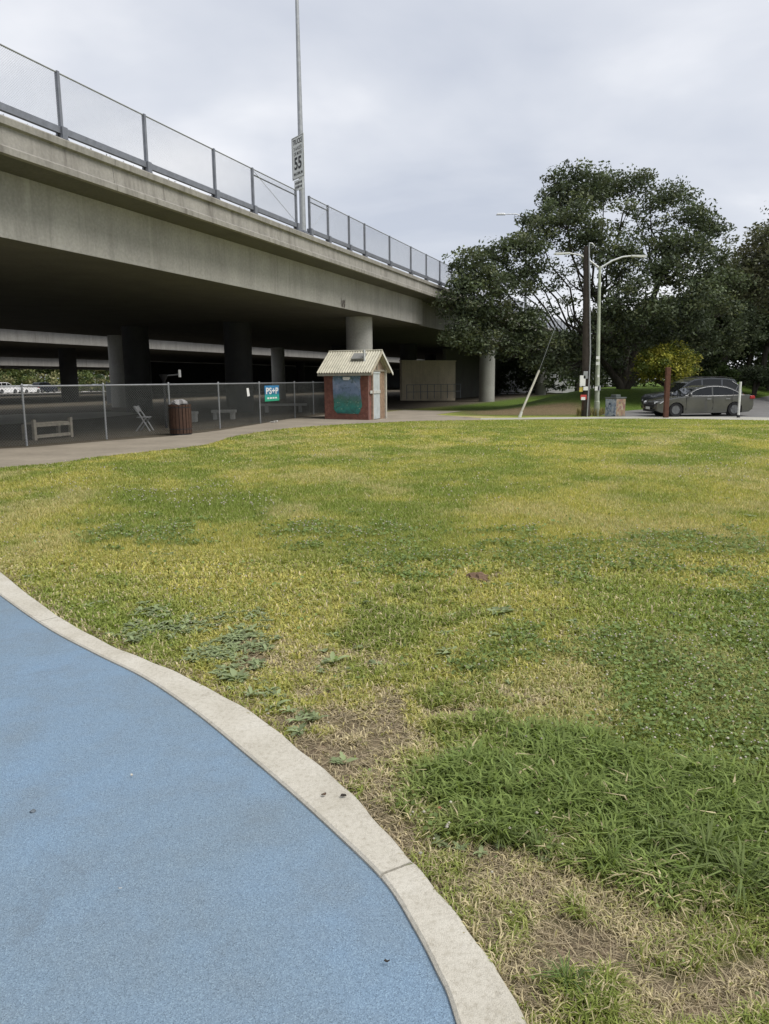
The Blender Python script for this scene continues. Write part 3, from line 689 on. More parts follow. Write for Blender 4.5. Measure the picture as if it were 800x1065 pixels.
f_ = b.math('DIVIDE', b.math('SUBTRACT', sx.outputs[2], p0.z - hS / 2), hS)
BAN = b.bsdf(b.mix(0.25, b.ramp(f_, [(0.0, (0.03, 0.36, 0.14)), (0.35, (0.03, 0.36, 0.30)), (0.5, (0.02, 0.10, 0.26)), (1.0, (0.05, 0.22, 0.50))]), b.ramp(b.noise(b.pos(), 9, 4), [(0.3, (0, 0.05, 0.1)), (0.7, (0.1, 0.45, 0.45))])), 0.5)
mb = MB(); plate(mb, p0, u0, wS, hS, 0.008); mb.build('panel', BAN, t)
text_part('PS+P', t, p0 + n0 * 0.005 + UZ * hS * 0.14, u0, n0, hS * 0.55, WHITE, 0.03, wS * 0.86)
mb = MB()
for k in range(4): plate(mb, p0 + n0 * 0.007 + u0 * wS * (-0.28 + 0.18 * k) - UZ * hS * 0.30, u0, wS * 0.13, hS * 0.10, 0.003)
mb.build('small_lettering', WHITE, t)
p1, u1 = fence_pt(256.5, 408); n1_ = Vector((u1.y, -u1.x, 0)); p1 = p1 + n1_ * 0.055
mb = MB(); q = p1; mb.prism([q + u1 * -.11 + UZ * .15, q + u1 * -.06 - UZ * .15, q + u1 * .14 - UZ * .13, q + u1 * .06 + UZ * .155], n1_ * 0.004); o = mb.build('paper_notice', WHITE)
tag(o, 'crooked white paper notice hung on the chain link fence', 'notice')
ob = Vector(gp(285, 440)); rr = random.Random(4); mb = MB()
for k in range(3): mb.add([ob + Vector((rr.uniform(-.2, .2), rr.uniform(-.08, .08), 0.0 + rr.uniform(0.01, .12))) for _ in range(6)], [(0, 1, 2), (1, 2, 3), (2, 3, 4), (3, 4, 5), (0, 2, 4), (1, 3, 5)])
o = mb.build('litter', WHITE); tag(o, 'crumpled white litter on the footpath below the banner', 'litter')

# ------------------------------------------------------------------ shed
C0 = Vector(gp(383.5, 437.2)); LM, LD = 1.98, 2.05          # mural wall runs along NV, door wall along DV
zg = C0.z - 0.03; HE, HR = 2.02 - zg * 0, 2.74
def sh(a, b_, z): return C0 + DV * a + NV * b_ + Vector((0, 0, z - C0.z))     # a along door wall, b along mural wall
sd_ = thing('shed', 'small brick shed with painted mural and corrugated roof below the overpass', 'shed', sh(LD / 2, LM / 2, zg))
b = NB('painted_brick'); p = b.pos(); br = b.n('ShaderNodeTexNoise'); br.inputs['Scale'].default_value = 7; b.l(p, br.inputs[0])
BRICKRED = b.bsdf(b.mix(0.4, b.ramp(br.outputs[0], [(0.3, (0.13, 0.045, 0.035)), (0.7, (0.27, 0.10, 0.075))]), b.ramp(b.noise(p, 40, 3), [(0.3, (0.09, 0.05, 0.04)), (0.7, (0.26, 0.15, 0.12))])), 0.9)
mb = MB(); mb.prism([sh(.01, 0, zg - .1), sh(.01, LM, zg - .1), sh(.01, LM, HE), sh(.01, 0, HE)], DV * 0.10); mw = mb.build('wall', plain('mortar', (0.17, 0.10, 0.085), 0.95), sd_)
# bricks of the mural wall, left red round the painting
bl, bh = 0.245, 0.082; rows_ = int((HE - zg) / bh)
mbk = MB(); mbk.box((0, 0, 0), (0.018, bl - 0.012, bh - 0.012), AX); bme = bpy.data.meshes.new('brick'); bme.from_pydata(mbk.v, [], mbk.f); bme.materials.append(BRICKRED)
rr = random.Random(11); mb = MB(); cnt = 0
cells = []
for r_ in range(rows_):
    z_ = zg + bh * (r_ + .5); k = -0.5 if r_ % 2 else 0.0
    while k * bl < LM - 0.02:
        b0_ = max(0.0, k * bl); b1_ = min(LM, (k + 1) * bl)
        if b1_ - b0_ > 0.05: cells.append((b0_, b1_, z_))
        k += 1
for b0_, b1_, z_ in cells:
    o = bpy.data.objects.new('brick', bme); col.objects.link(o); o.parent = mw
    wl = sh(.01 - .004 - rr.uniform(0, .006), (b0_ + b1_) / 2, z_); o.location = wl - world_loc(mw); o.scale = (1, 1, 1)
    f_ = (b1_ - b0_) / bl
    if f_ < 0.98:
        m2 = MB(); m2.box((0, 0, 0), (0.018, b1_ - b0_ - 0.012, bh - 0.012), AX); e2 = bpy.data.meshes.new('brick'); e2.from_pydata(m2.v, [], m2.f); e2.materials.append(BRICKRED); o.data = e2
# the mural itself: a skin of paint over the bricks
b = NB('mural_paint'); p = b.pos(); gz = b.n('ShaderNodeSeparateXYZ'); b.l(b.n('ShaderNodeNewGeometry').outputs['Position'], gz.inputs[0])
hz = b.math('ADD', b.math('DIVIDE', gz.outputs[2], 2.0), b.math('MULTIPLY', b.math('SUBTRACT', b.noise(p, 3.5, 3), 0.5), 0.35))
mc = b.ramp(hz, [(0.08, (0.03, 0.10, 0.095)), (0.22, (0.04, 0.21, 0.18)), (0.40, (0.07, 0.16, 0.13)), (0.55, (0.16, 0.22, 0.34)), (0.72, (0.24, 0.31, 0.46)), (0.9, (0.11, 0.19, 0.26))])
fl = b.n('ShaderNodeTexVoronoi'); fl.inputs['Scale'].default_value = 5.5; b.l(b.pos((1, 1, 1.8)), fl.inputs[0])
mc = b.mix(b.math('MULTIPLY', b.ramp(fl.outputs['Distance'], [(0.10, (1, 1, 1)), (0.22, (0, 0, 0))]), b.ramp(hz, [(0.1, (.6, .6, .6)), (0.36, (.5, .5, .5)), (0.42, (0.1, 0.1, 0.1))])), mc, (0.40, 0.42, 0.33))
mc = b.mix(b.ramp(b.noise(p, 6, 5, 0.7, 1.0), [(0.52, (0, 0, 0)), (0.62, (.55, .55, .55))]), mc, (0.03, 0.075, 0.045))
mc = b.mix(b.math('MULTIPLY', b.ramp(b.noise(p, 2.6, 4, 0.6, 0.8), [(0.55, (0, 0, 0)), (0.7, (1, 1, 1))]), b.ramp(hz, [(0.5, (0, 0, 0)), (0.65, (.6, .6, .6))])), mc, (0.40, 0.44, 0.56))
MURAL = b.bsdf(mc, 0.7, 0, b.bump(b.noise(p, 30, 3), 0.3, 0.01))
out_ = []
rr = random.Random(5)
for k in range(28):
    w = 2 * math.pi * k / 28; cx_ = math.copysign(abs(math.cos(w)) ** 0.35, math.cos(w)); cz_ = math.copysign(abs(math.sin(w)) ** 0.35, math.sin(w))
    out_.append(sh(-0.018, LM * 0.47 + cx_ * LM * 0.315 * (1 + rr.uniform(-.07, .07)), 1.07 + cz_ * 0.88 * (1 + rr.uniform(-.05, .03))))
mb = MB(); mb.prism(out_, DV * 0.005); tag(mb.build('mural', MURAL, sd_), 'painted pond mural with water lilies on blue and green')
# other walls
SHEDW = plain('shed_timber', (0.27, 0.20, 0.15), 0.9, 0, 0.35, 7)
mb = MB(); mb.prism([sh(LD - .1, 0, zg - .1), sh(LD - .1, LM, zg - .1), sh(LD - .1, LM, HE), sh(LD - .1, 0, HE)], DV * 0.09); mb.build('wall', BRICKRED, sd_)
mb = MB(); mb.prism([sh(.112, LM - .1, zg - .1), sh(LD - .102, LM - .1, zg - .1), sh(LD - .102, LM - .1, HE), sh(LD / 2, LM - .1, HR - .04), sh(.112, LM - .1, HE)], NV * 0.09); mb.build('wall', BRICKRED, sd_)
for a0, a1, m_ in ((0.0, 0.50, BRICKRED), ):
    mb = MB(); mb.prism([sh(.112, 0.0, zg - .1), sh(.40, 0.0, zg - .1), sh(.40, 0.0, HE - .03), sh(.112, 0.0, HE - .03)], NV * 0.08); mb.build('wall', BRICKRED, sd_)
mb = MB(); mb.prism([sh(.03, 0.012, HE - .028), sh(LD - .03, 0.012, HE - .028), sh(LD / 2, 0.012, HR - .045)], NV * 0.07); mb.build('gable', SHEDW, sd_)
mb = MB(); mb.box(sh(LD / 2, -0.006, (HE + HR) / 2 - .06), (0.09, 0.04, HR - HE - 0.14), AX); mb.build('king_post', WOOD_GREY, sd_)
GREYDOOR = plain('grey_door_paint', (0.40, 0.43, 0.43), 0.7, 0, 0.18, 4)
mb = MB()
for k in range(3): mb.box(sh(.40 + .085 + k * .275 + .055, -0.022, (HE - .08 + zg) / 2 + .02), (0.268, 0.035, HE - .10 - zg - .06), AX)
dr = mb.build('door', GREYDOOR, sd_)
for z_ in (1.10, ):
    mb = MB(); mb.box(sh(.66, -0.052, z_), (1.15, 0.03, 0.12), AX); mb.build('latch_bar', plain('pale_bar', (0.44, 0.44, 0.41), 0.7), dr)
mb = MB(); mb.box(sh(.82, -0.05, HE - .13), (0.84, 0.022, 0.07), AX); mb.build('door_rail', GREYDOOR, dr)
mb = MB()
for k in range(3): mb.box(sh(1.30 + k * .20 + .10, 0.02 + .004 * (k % 2), (HE - .06 + zg) / 2), (0.192, 0.04, HE - .08 - zg), AX)
tag(mb.build('plank_panel', plain('raw_plank', (0.24, 0.165, 0.11), 0.85, 0, 0.35, 8), sd_), 'raw brown plank panel beside the grey door')
for a_, m_ in ((1.94, plain('pale_post', (0.46, 0.44, 0.38), 0.8)), (0.36, SHEDW)):
    mb = MB(); mb.box(sh(a_, -0.03, (HE + zg) / 2), (0.09, 0.09, HE - zg - .03), AX); mb.build('door_post', m_, sd_)
mb = MB(); mb.box(sh(1.15, -0.032, HE - .045), (1.47, 0.05, 0.07), AX); mb.build('lintel', WOOD_GREY, sd_)
# roof: two corrugated slopes, bargeboards, hatch and flue
ROOFM = plain('corrugated_cream', (0.42, 0.40, 0.32), 0.65, 0, 0.25, 3)
OVH = 0.26
def corr(a0, z0, a1, z1):
    n = 124; V_ = []; F_ = []; bb0, bb1 = -0.24, LM + 0.2
    up_ = Vector((0, 0, 1))
    for i in range(n + 1):
        q = bb0 + (bb1 - bb0) * i / n; h_ = 0.022 * math.cos(2 * math.pi * (q - bb0) / 0.115)
        for a_, z_ in ((a0, z0), (a1, z1)): V_.append(sh(a_, q, z_ + h_)); 
        for a_, z_ in ((a0, z0), (a1, z1)): V_.append(sh(a_, q, z_ + h_ - 0.012))
    for i in range(n):
        k = i * 4; F_ += [(k, k + 1, k + 5, k + 4), (k + 3, k + 2, k + 6, k + 7), (k, k + 4, k + 6, k + 2), (k + 1, k + 3, k + 7, k + 5)]
    return MB().add(V_, F_)
sl = (HR - HE) / (LD / 2)
rf = corr(-OVH, HE - OVH * sl + .06, LD / 2 - .01, HR + .05).build('roof', ROOFM, sd_, smooth=True)
corr(LD + OVH, HE - OVH * sl + .06, LD / 2 + .01, HR + .05).build('roof', ROOFM, sd_, smooth=True)
mb = MB(); mb.tube([sh(LD / 2, -0.25, HR + .065), sh(LD / 2, LM + .21, HR + .065)], 0.035, 8); mb.build('ridge_cap', ROOFM, sd_, smooth=True)
BARGE = plain('white_barge', (0.60, 0.59, 0.54), 0.7)
for sg in (0, 1):
    a0 = -OVH if sg == 0 else LD + OVH
    P0 = sh(a0, -0.26, HE - OVH * sl - .06); P1 = sh(LD / 2, -0.26, HR - .06)
    if sg == 0: mb = MB().prism([P0, P1, P1 + UZ * .12, P0 + UZ * .12], -NV * -0.022)
    else: mb = MB().prism([P0, P0 + UZ * .12, P1 + UZ * .12, P1], -NV * -0.021)
    mb.build('bargeboard', BARGE if sg else plain('tan_barge', (0.40, 0.36, 0.28), 0.8), sd_)
mb = MB(); mb.box(sh(-OVH + .03, LM / 2 - .02, HE - OVH * sl - .02), (0.03, LM + .40, 0.10), AX); mb.build('fascia_board', plain('grey_fascia', (0.25, 0.24, 0.2), 0.8), sd_)
mb = MB(); q = sh(0.55, 0.62, HE + .55 * sl + .14); mb.box(q, (0.42, 0.55, 0.09), (Vector((DV.x * .83, DV.y * .83, .55)).normalized(), NV, Vector((-DV.x * .55, -DV.y * .55, .83)).normalized())); hat = mb.build('roof_hatch', plain('hatch_grey', (0.20, 0.20, 0.19), 0.7), sd_)
mb = MB(); mb.tube([sh(0.42, 0.32, HE + .42 * sl), sh(0.42, 0.32, HE + .42 * sl + .50)], 0.045, 10); mb.build('flue', LAMPGREY, sd_, smooth=True)
mb = MB(); mb.box(sh(-0.06, LM * .47, HE - .34), (0.10, 0.30, 0.10), AX); mb.box(sh(-0.09, LM * .47, HE - .40), (0.06, 0.24, 0.05), AX); mb.build('wall_lamp', WHITE, sd_, bevel=0.01)

# ------------------------------------------------------------------ litter bin of timber slats, and what hangs around the fence
bc = Vector(gp(188.5, 453)); k = bc.y + 0.33; bc = Vector((bc.x * k / bc.y, k, 0.012)); rb = 0.33
t = thing('litter_bin', 'round litter bin of dark brown timber slats beside the fence', 'litter bin', bc)
mb = MB(); mb.lathe([(rb - .05, bc.z + .03), (rb - .03, bc.z + .86), (rb - .045, bc.z + .86), (rb - .06, bc.z + .05)], (bc.x, bc.y, 0), 20); mb.build('liner', BLACK, t, smooth=True)
mb = MB(); mb.lathe([(rb - .01, bc.z), (rb - .01, bc.z + .05)], (bc.x, bc.y, 0), 20); mb.build('base', BLACK, t)
ns = 20
for i in range(ns):
    w = 2 * math.pi * i / ns; rd = Vector((math.cos(w), math.sin(w), 0)); tg = Vector((-rd.y, rd.x, 0))
    MB().box(bc + rd * (rb - .012) + UZ * .47, (0.024, 0.082, 0.86), (rd, tg, UZ)).build('slat', WOOD_SLAT, t)
for h_ in (0.16, 0.80):
    mb = MB(); mb.lathe([(rb + .002, bc.z + h_), (rb + .006, bc.z + h_), (rb + .006, bc.z + h_ + .03), (rb + .002, bc.z + h_ + .03)], (bc.x, bc.y, 0), 24, cap=False); mb.build('band', BLACK, t)
def lump(name, c, r, mat, seed, sq=0.7, n=14, amp=0.3):
    rr = np.random.default_rng(seed); V_ = []; F_ = []; m = 8
    for i in range(m + 1):
        th = math.pi * i / m
        for k in range(n):
            w = 2 * math.pi * k / n; q = np.array([math.sin(th) * math.cos(w), math.sin(th) * math.sin(w), math.cos(th) * sq])
            f_ = r * (1 + amp * (math.sin(3 * w + seed) * math.sin(2 * th) * .6 + rr.uniform(-.5, .5) * (0 < i < m)))
            V_.append(np.array(c) + q * f_)
    for i in range(m):
        for k in range(n): F_.append((i * n + k, i * n + (k + 1) % n, (i + 1) * n + (k + 1) % n, (i + 1) * n + k))
    return MB().add(V_, F_)
o = lump('bag', bc + UZ * .93, 0.24, None, 3, 0.5).build('rubbish_bag', plain('pale_bag', (0.22, 0.215, 0.215), 0.5)); tag(o, 'pale grey rubbish bag bulging out of slatted litter bin', 'bag')
# low timber bench frame
q0 = fence_pt(52, 455)[0]; b1 = Vector(aty(36, 452, 21.6)); b2 = Vector(aty(74, 452, 22.9)); b1.z = b2.z = 0
u = (b2 - b1).normalized(); n_ = Vector((-u.y, u.x, 0)); Lb = (b2 - b1).length
t = thing('bench', 'low weathered timber bench frame behind the chain link fence', 'bench', (b1 + b2) / 2)
for k, w_ in ((0, 0), (Lb, 0), (0.05, .42), (Lb - .05, .42)):
    MB().box(b1 + u * k + n_ * w_ + UZ * (0.29 if w_ == 0 else .22), (0.09, 0.09, 0.58 if w_ == 0 else .44), (u, n_, UZ)).build('leg', WOOD_GREY, t)
for k in range(3): MB().box(b1 + u * Lb / 2 + n_ * (0.07 + 0.14 * k) + UZ * .46, (Lb - .10, 0.12, 0.04), (u, n_, UZ)).build('seat_plank', WOOD_GREY, t)
MB().box(b1 + u * Lb / 2 + UZ * .40, (Lb - .09, 0.05, 0.07), (u, n_, UZ)).build('rail', WOOD_GREY, t)
MB().box(b1 + u * Lb / 2 + UZ * .10, (Lb - .09, 0.05, 0.09), (u, n_, UZ)).build('stretcher', WOOD_GREY, t)
# white folding chair
cb = Vector(aty(150.5, 440, 25.5)); cb.z = 0; t = thing('folding_chair', 'white folding chair with crossed legs in the shade behind fence', 'chair', cb)
CHW = plain('chair_plastic', (0.24, 0.24, 0.24), 0.5)
for sy in (-.2, .2):
    mb = MB(); mb.tube([cb + Vector((-.25, sy, .82)), cb + Vector((0.22, sy, 0.0))], 0.024, 6); mb.build('back_leg', CHW, t)
    mb = MB(); mb.tube([cb + Vector((.14, sy * 1.15, .46)), cb + Vector((-.22, sy * 1.15, 0.0))], 0.024, 6); mb.build('leg', CHW, t)
MB().box(cb + Vector((-.01, 0, .45)), (0.38, .42, .03)).build('seat', CHW, t, bevel=.01); MB().box(cb + Vector((-.22, 0, .72)), (0.03, .44, .2), ((.87, 0, .5), (0, 1, 0), (-.5, 0, .87))).build('backrest', CHW, t, bevel=.01)
# pole with dark tapered fixture and white bracket
fb = Vector(aty(173, 440, 27.0)); fb.z = 0; fz = lambda py: aty(173, py, 27.0)[2]; px_m = 27.0 / 811
t = thing('fixture_post', 'slim post carrying a black tapered fixture and white bracket above fence', 'post', fb)
mb = MB(); mb.tube([fb, fb + UZ * (fz(397))], 0.04, 8); mb.build('pole', BLACK, t)
mb = MB(); mb.lathe([(0.05, fz(397)), (0.15, fz(390.5)), (0.16, fz(389.5)), (0.0, fz(389.2))], (fb.x, fb.y, 0), 14, cap=False); mb.build('fixture', BLACK, t, smooth=True)
mb = MB(); mb.tube([fb + UZ * fz(391), Vector((fb.x + 16.5 * px_m, fb.y, fz(389.4)))], 0.025, 6); mb.build('arm', GALV, t)
mb = MB(); mb.box((fb.x + 16.8 * px_m, fb.y, fz(388.5)), (0.05, 0.16, 7.5 * px_m)); mb.build('bracket', WHITE, t)
# clutter behind the fence: pale bench blocks and a slatted gate
for (px, py, y, w_, h_, lab) in ((195, 424, 31, 0.75, 0.42, 'pale concrete block seat behind litter bin under the overpass'), (233, 426, 33, 1.0, 0.40, 'long pale block seat in the deep shade behind fence'), (295, 424, 40, 2.4, 0.45, 'low pale wall block behind the banner sign')):
    c = Vector(aty(px, py, y)); c.z = 0; mb = MB(); mb.box(c + UZ * (h_ - .06), (w_, 0.5, 0.12)); 
    for sx_ in (-1, 1): mb.box(c + Vector((sx_ * w_ * .36, 0, (h_ - .125) / 2)), (0.16, 0.4, h_ - .125))
    o = mb.build('block_seat', CONC_COL, None, bevel=0.015); tag(o, lab, 'seat')
g1 = fascia_hit(112, 415, 26.5); g2 = fascia_hit(138, 415, 22.0); g1.z = g2.z = 0; u = (g2 - g1).normalized(); Lg = (g2 - g1).length
t = thing('slatted_gate', 'grey upright slatted gate beside the pale column under overpass', 'gate', (g1 + g2) / 2)
k = 0.08
while k < Lg: MB().box(g1 + u * k + UZ * .86, (0.10, 0.03, 1.5), (u, Vector((-u.y, u.x, 0)), UZ)).build('slat', plain('gate_grey', (0.15, 0.16, 0.17), 0.6), t); k += 0.17
for h_ in (0.3, 1.45): MB().box((g1 + g2) / 2 + UZ * h_ + Vector((-u.y, u.x, 0)) * .04, (Lg, 0.04, 0.07), (u, Vector((-u.y, u.x, 0)), UZ)).build('rail', GALV_DARK, t)
for q in (g1, g2): MB().box(q + UZ * .85, (0.09, 0.09, 1.7), (u, Vector((-u.y, u.x, 0)), UZ)).build('post', GALV_DARK, t)
c = fascia_hit(121, 392, 29.0); t = thing('notice_board', 'dull red board on two posts beside the pale column', 'board', (c.x, c.y, 0))
MB().box(c, (1.6, 0.05, 0.5), (DV, NV, UZ)).build('panel', plain('dull_red', (0.105, 0.05, 0.047), 0.7), t)
for k in (-.6, .6): q = c + DV * k + NV * .06; MB().box((q.x, q.y, (c.z + .2) / 2), (0.07, 0.06, c.z + .2), AX).build('post', GALV_DARK, t)

# ------------------------------------------------------------------ walls under and beyond the overpass
def wall_between(name, label, A, B, z1, mat, n_panels, th=0.3, cat='wall'):
    A = Vector(A); B = Vector(B); A.z = B.z = 0; u = (B - A).normalized(); n_ = Vector((-u.y, u.x, 0)); L = (B - A).length
    t = thing(name, label, cat, (A + B) / 2)
    for i in range(n_panels):
        MB().box(A + u * L * (i + .5) / n_panels + UZ * (z1 / 2 - .2), (L / n_panels - 0.02, th, z1 + .4), (u, n_, UZ)).build('panel', mat, t)
    MB().box((A + B) / 2 + UZ * (z1 + .051), (L + .1, th + .1, 0.1), (u, n_, UZ)).build('coping', mat, t)
    return t, A, u, n_, L
TAN = concrete('tan_abutment', (0.62, 0.53, 0.40), 0.5, (0.20, 0.15, 0.10))
A = aty(417, 400, 66); B = aty(468, 400, 69); Bc = Vector((A[0], A[1], 0)); Bd = Vector((B[0] + .4, B[1], 0))
tw = wall_between('abutment_wall', 'tan stained abutment wall lit beneath the overpass beside shed', Bc, Bd, 3.15, TAN, 3)
t, A_, u, n_, L = tw
for k in range(9): MB().tube([A_ + u * (L * k / 8) - n_ * .9, A_ + u * (L * k / 8) - n_ * .9 + UZ * 1.2], 0.03, 6)
rl = thing('pipe_railing', 'low dark pipe railing in front of the tan abutment wall', 'railing', A_ - n_ * .9)
for k in range(9): mb = MB(); mb.tube([A_ + u * (L * k / 8) - n_ * .9, A_ + u * (L * k / 8) - n_ * .9 + UZ * 1.2], 0.03, 6); mb.build('post', GALV_DARK, rl)
for h_ in (0.6, 1.2): mb = MB(); mb.tube([A_ - n_ * .9 + UZ * (h_ + .0), A_ + u * L - n_ * .9 + UZ * (h_ + .0)], 0.022, 6); mb.build('rail', GALV_DARK, rl)
wall_between('concrete_wall', 'pale grey panelled wall beyond the last round columns', aty(512, 400, 100), aty(640, 400, 104), 2.6, concrete('grey_wall', (0.40, 0.40, 0.40), 0.3), 9)
wall_between('shade_backdrop', 'added black backdrop standing in for deep shade under second overpass', fascia_hit(158, 410, 56.0), fascia_hit(430, 410, 56.0), 4.4, plain('shade_black', (0.035, 0.035, 0.034), 0.9), 8)  # added wall, coloured near black to stand in for shade under the decks
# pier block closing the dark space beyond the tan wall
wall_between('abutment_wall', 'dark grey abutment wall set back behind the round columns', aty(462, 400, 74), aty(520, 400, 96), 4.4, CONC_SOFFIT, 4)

# ------------------------------------------------------------------ poles by the road
def gz(x, y): return float(ground(x, y))
ub = gp(609, 433); ub = Vector(ub); Yp = ub.y
t = thing('utility_pole', 'dark brown timber utility pole with conduit and small boxes', 'utility pole', ub)
ztop = aty(610, 256, Yp)[2]; xt = aty(610, 256, Yp)[0]
mb = MB(); mb.tube([(ub.x + .02, Yp, ub.z - .2), ((ub.x + xt) / 2 + .02, Yp, (ub.z + ztop) / 2), (xt, Yp, ztop)], [0.21, 0.175, 0.125], 16); mb.build('pole', WOOD_POLE, t, smooth=True)
mb = MB(); cx = ub.x + 0.06
mb.tube([(ub.x + .02, Yp - .245, ub.z), (ub.x + .08, Yp - .21, ub.z + 3), (xt + .09, Yp - .16, ztop - .1), (xt + .10, Yp - .16, ztop + .12), (xt + .22, Yp - .16, ztop + .10), (xt + .34, Yp - .16, ztop - .04)], 0.032, 8); mb.build('conduit', GALV, t, smooth=True)
mb = MB(); mb.tube([(ub.x - .16, Yp - .10, ub.z + .3), (ub.x - .12, Yp - .08, ztop - 1.0)], 0.025, 6); mb.build('cable_guard', plain('rust_brown', (0.11, 0.055, 0.035), 0.8), t, smooth=True)
for (px, py, w_, h_, m_, nm, lab) in ((606, 396, .26, .5, WHITE, 'meter_box', None), (609, 390, .2, .35, GALV, 'junction_box', None), (604.5, 405, .16, .22, plain('yellow_tag', (0.55, 0.45, 0.10), 0.6), 'tag', None), (609, 404, .22, .18, WHITE, 'tag', None), (607, 413, .30, .22, plain('red_tag', (0.45, 0.06, 0.05), 0.6), 'tag', None), (606.5, 414.5, .2, .14, WHITE, 'tag', None)):
    q = aty(px, py, Yp - .27); d_ = 0.12 if 'box' in nm else 0.02
    MB().box((q[0], q[1] - (0.035 if m_ is WHITE and nm == 'tag' else 0), q[2]), (w_, d_, h_)).build(nm, m_, t, bevel=0.006)
# guy wire with a pale guard
ga = Vector(gp(540, 434)); gtop = Vector((xt, Yp, aty(610, 262, Yp)[2])); gt = aty(561, 385, ga.y + 0.1); gd = Vector(gt)
t = thing('guy_wire', 'slanting guy wire with a pale plastic guard at its foot', 'guy wire', ga)
ge = gd + (gd - ga) * 1.0; top_ = Vector(aty(606, 264, Yp)); 
mb = MB(); mb.tube([ga, gd], [0.055, 0.05], 10); mb.build('guard', plain('pale_guard', (0.55, 0.53, 0.46), 0.5), t, smooth=True)
mb = MB(); mb.tube([ga, gd, top_], 0.008, 5); mb.build('wire', GALV, t)
mb = MB(); mb.tube([ga - UZ * .1, ga + (gd - ga) * 0.12], [0.085, 0.07], 10); mb.build('anchor', plain('anchor_white', (0.6, 0.6, 0.56), 0.6), t, smooth=True)
# double lamp
lbp = Vector(gp(620.5, 432.5)); Yl = lbp.y; lt = Vector(aty(624, 277, Yl))
t = thing('street_light', 'pale green lamp pole with two curved arms beside utility pole', 'street light', lbp)
mb = MB(); mb.tube([lbp - UZ * .1, lbp + UZ * .7, lbp + UZ * .72, lt], [0.14, 0.135, 0.115, 0.06], 14); mb.build('pole', LAMPPOLE, t, smooth=True)
for pts, lp in ((((624, 279), (613, 270.5), (603, 265), (594, 263.5), (587, 263)), (585, 263.2)), (((624, 279), (637, 271), (648, 267), (656, 266.2), (661, 266)), (664, 266.0))):
    P = [Vector(aty(a_, b_, Yl)) for a_, b_ in pts]; mb = MB(); mb.tube(P, [0.045, 0.042, 0.038, 0.034, 0.03], 8); ar = mb.build('arm', LAMPGREY, t, smooth=True)
    q = Vector(aty(*lp, Yl)); sg = -1 if lp[0] < 600 else 1
    mb = MB(); mb.prism([q + Vector((-.36 * sg, -.1, 0.03)), q + Vector((.32 * sg, -.13, 0.02)), q + Vector((.42 * sg, -.08, -.03)), q + Vector((.30 * sg, -.12, -.07)), q + Vector((-.32 * sg, -.09, -.05))][::sg], (0, 0.22, 0)); mb.build('lamp_head', plain('lamp_white', (0.70, 0.71, 0.70), 0.4), ar, bevel=0.02)
for (px, py, w_, h_, m_) in ((622, 372, .16, .14, WHITE), (622, 378, .18, .16, SIGNW), (622.5, 391, .1, .12, WHITE), (621, 404, .20, .20, WHITE), (623.4, 403.5, .14, .24, GALV)):
    q = aty(px, py, Yl - .16); MB().box((q[0], q[1], q[2]), (w_, 0.02, h_)).build('tag', m_, t)
# utility cabinet
cb0 = Vector(gp(640.5, 433.6)); Yc = cb0.y; wpx = Yc / 811
ca = R(-28); cu_ = Vector((math.cos(ca), -math.sin(ca) * -1, 0)); ux = Vector((0.80, 0.60, 0)).normalized(); uy = Vector((-0.6, 0.8, 0))
t = thing('utility_cabinet', 'boxy utility cabinet painted with patterned panels beside lamp pole', 'cabinet', cb0)
Pc = cb0
def cabp(a_, b_, z): return Pc + Vector((0.72, 0.694, 0)).normalized() * a_ + Vector((-0.72, 0.694, 0)).normalized() * b_ + UZ * z
va, vb = Vector((0.84, 0.54, 0)).normalized(), Vector((-0.54, 0.84, 0)).normalized()
wa, wb, hc = 0.66, 0.66, 0.86
MB().box(Pc + va * wa / 2 + vb * wb / 2 + UZ * hc / 2, (wa, wb, hc), (va, vb, UZ)).build('body', plain('cabinet_grey', (0.30, 0.29, 0.26), 0.6), t, bevel=0.015)
b = NB('cabinet_art_tan'); vo = b.n('ShaderNodeTexVoronoi'); vo.inputs['Scale'].default_value = 9; b.l(b.pos(), vo.inputs[0]); sc_ = b.n('ShaderNodeSeparateColor'); b.l(vo.outputs['Color'], sc_.inputs[0])
ARTT = b.bsdf(b.ramp(sc_.outputs[0], [(0.0, (0.24, 0.17, 0.11)), (0.35, (0.32, 0.25, 0.15)), (0.6, (0.20, 0.10, 0.09)), (0.8, (0.36, 0.31, 0.23)), (1, (0.13, 0.12, 0.10))]), 0.6)
b = NB('cabinet_art_blue'); vo = b.n('ShaderNodeTexVoronoi'); vo.inputs['Scale'].default_value = 10; b.l(b.pos(), vo.inputs[0]); sc_ = b.n('ShaderNodeSeparateColor'); b.l(vo.outputs['Color'], sc_.inputs[0])
ARTB = b.bsdf(b.ramp(sc_.outputs[0], [(0.0, (0.06, 0.07, 0.10)), (0.3, (0.24, 0.29, 0.38)), (0.6, (0.40, 0.43, 0.48)), (1, (0.16, 0.20, 0.30))]), 0.6)
MB().box(Pc + va * wa / 2 - vb * .006 + UZ * hc / 2, (wa - .04, 0.008, hc - .05), (va, vb, UZ)).build('art_panel', ARTT, t)
MB().box(Pc - va * .006 + vb * wb / 2 + UZ * hc / 2, (0.008, wb - .04, hc - .05), (va, vb, UZ)).build('art_panel', ARTB, t)
MB().box(Pc + va * wa / 2 + vb * wb / 2 + UZ * (hc + .031), (wa + .06, wb + .06, 0.06), (va, vb, UZ)).build('lid', plain('lid_dark', (0.09, 0.10, 0.095), 0.6), t, bevel=0.015)
MB().box(Pc + va * wa / 2 + vb * wb / 2 + UZ * (hc + .12), (wa * .5, wb * .5, 0.12), (va, vb, UZ)).build('vent', plain('lid_dark', (0.09, 0.10, 0.095), 0.6), t, bevel=0.02)
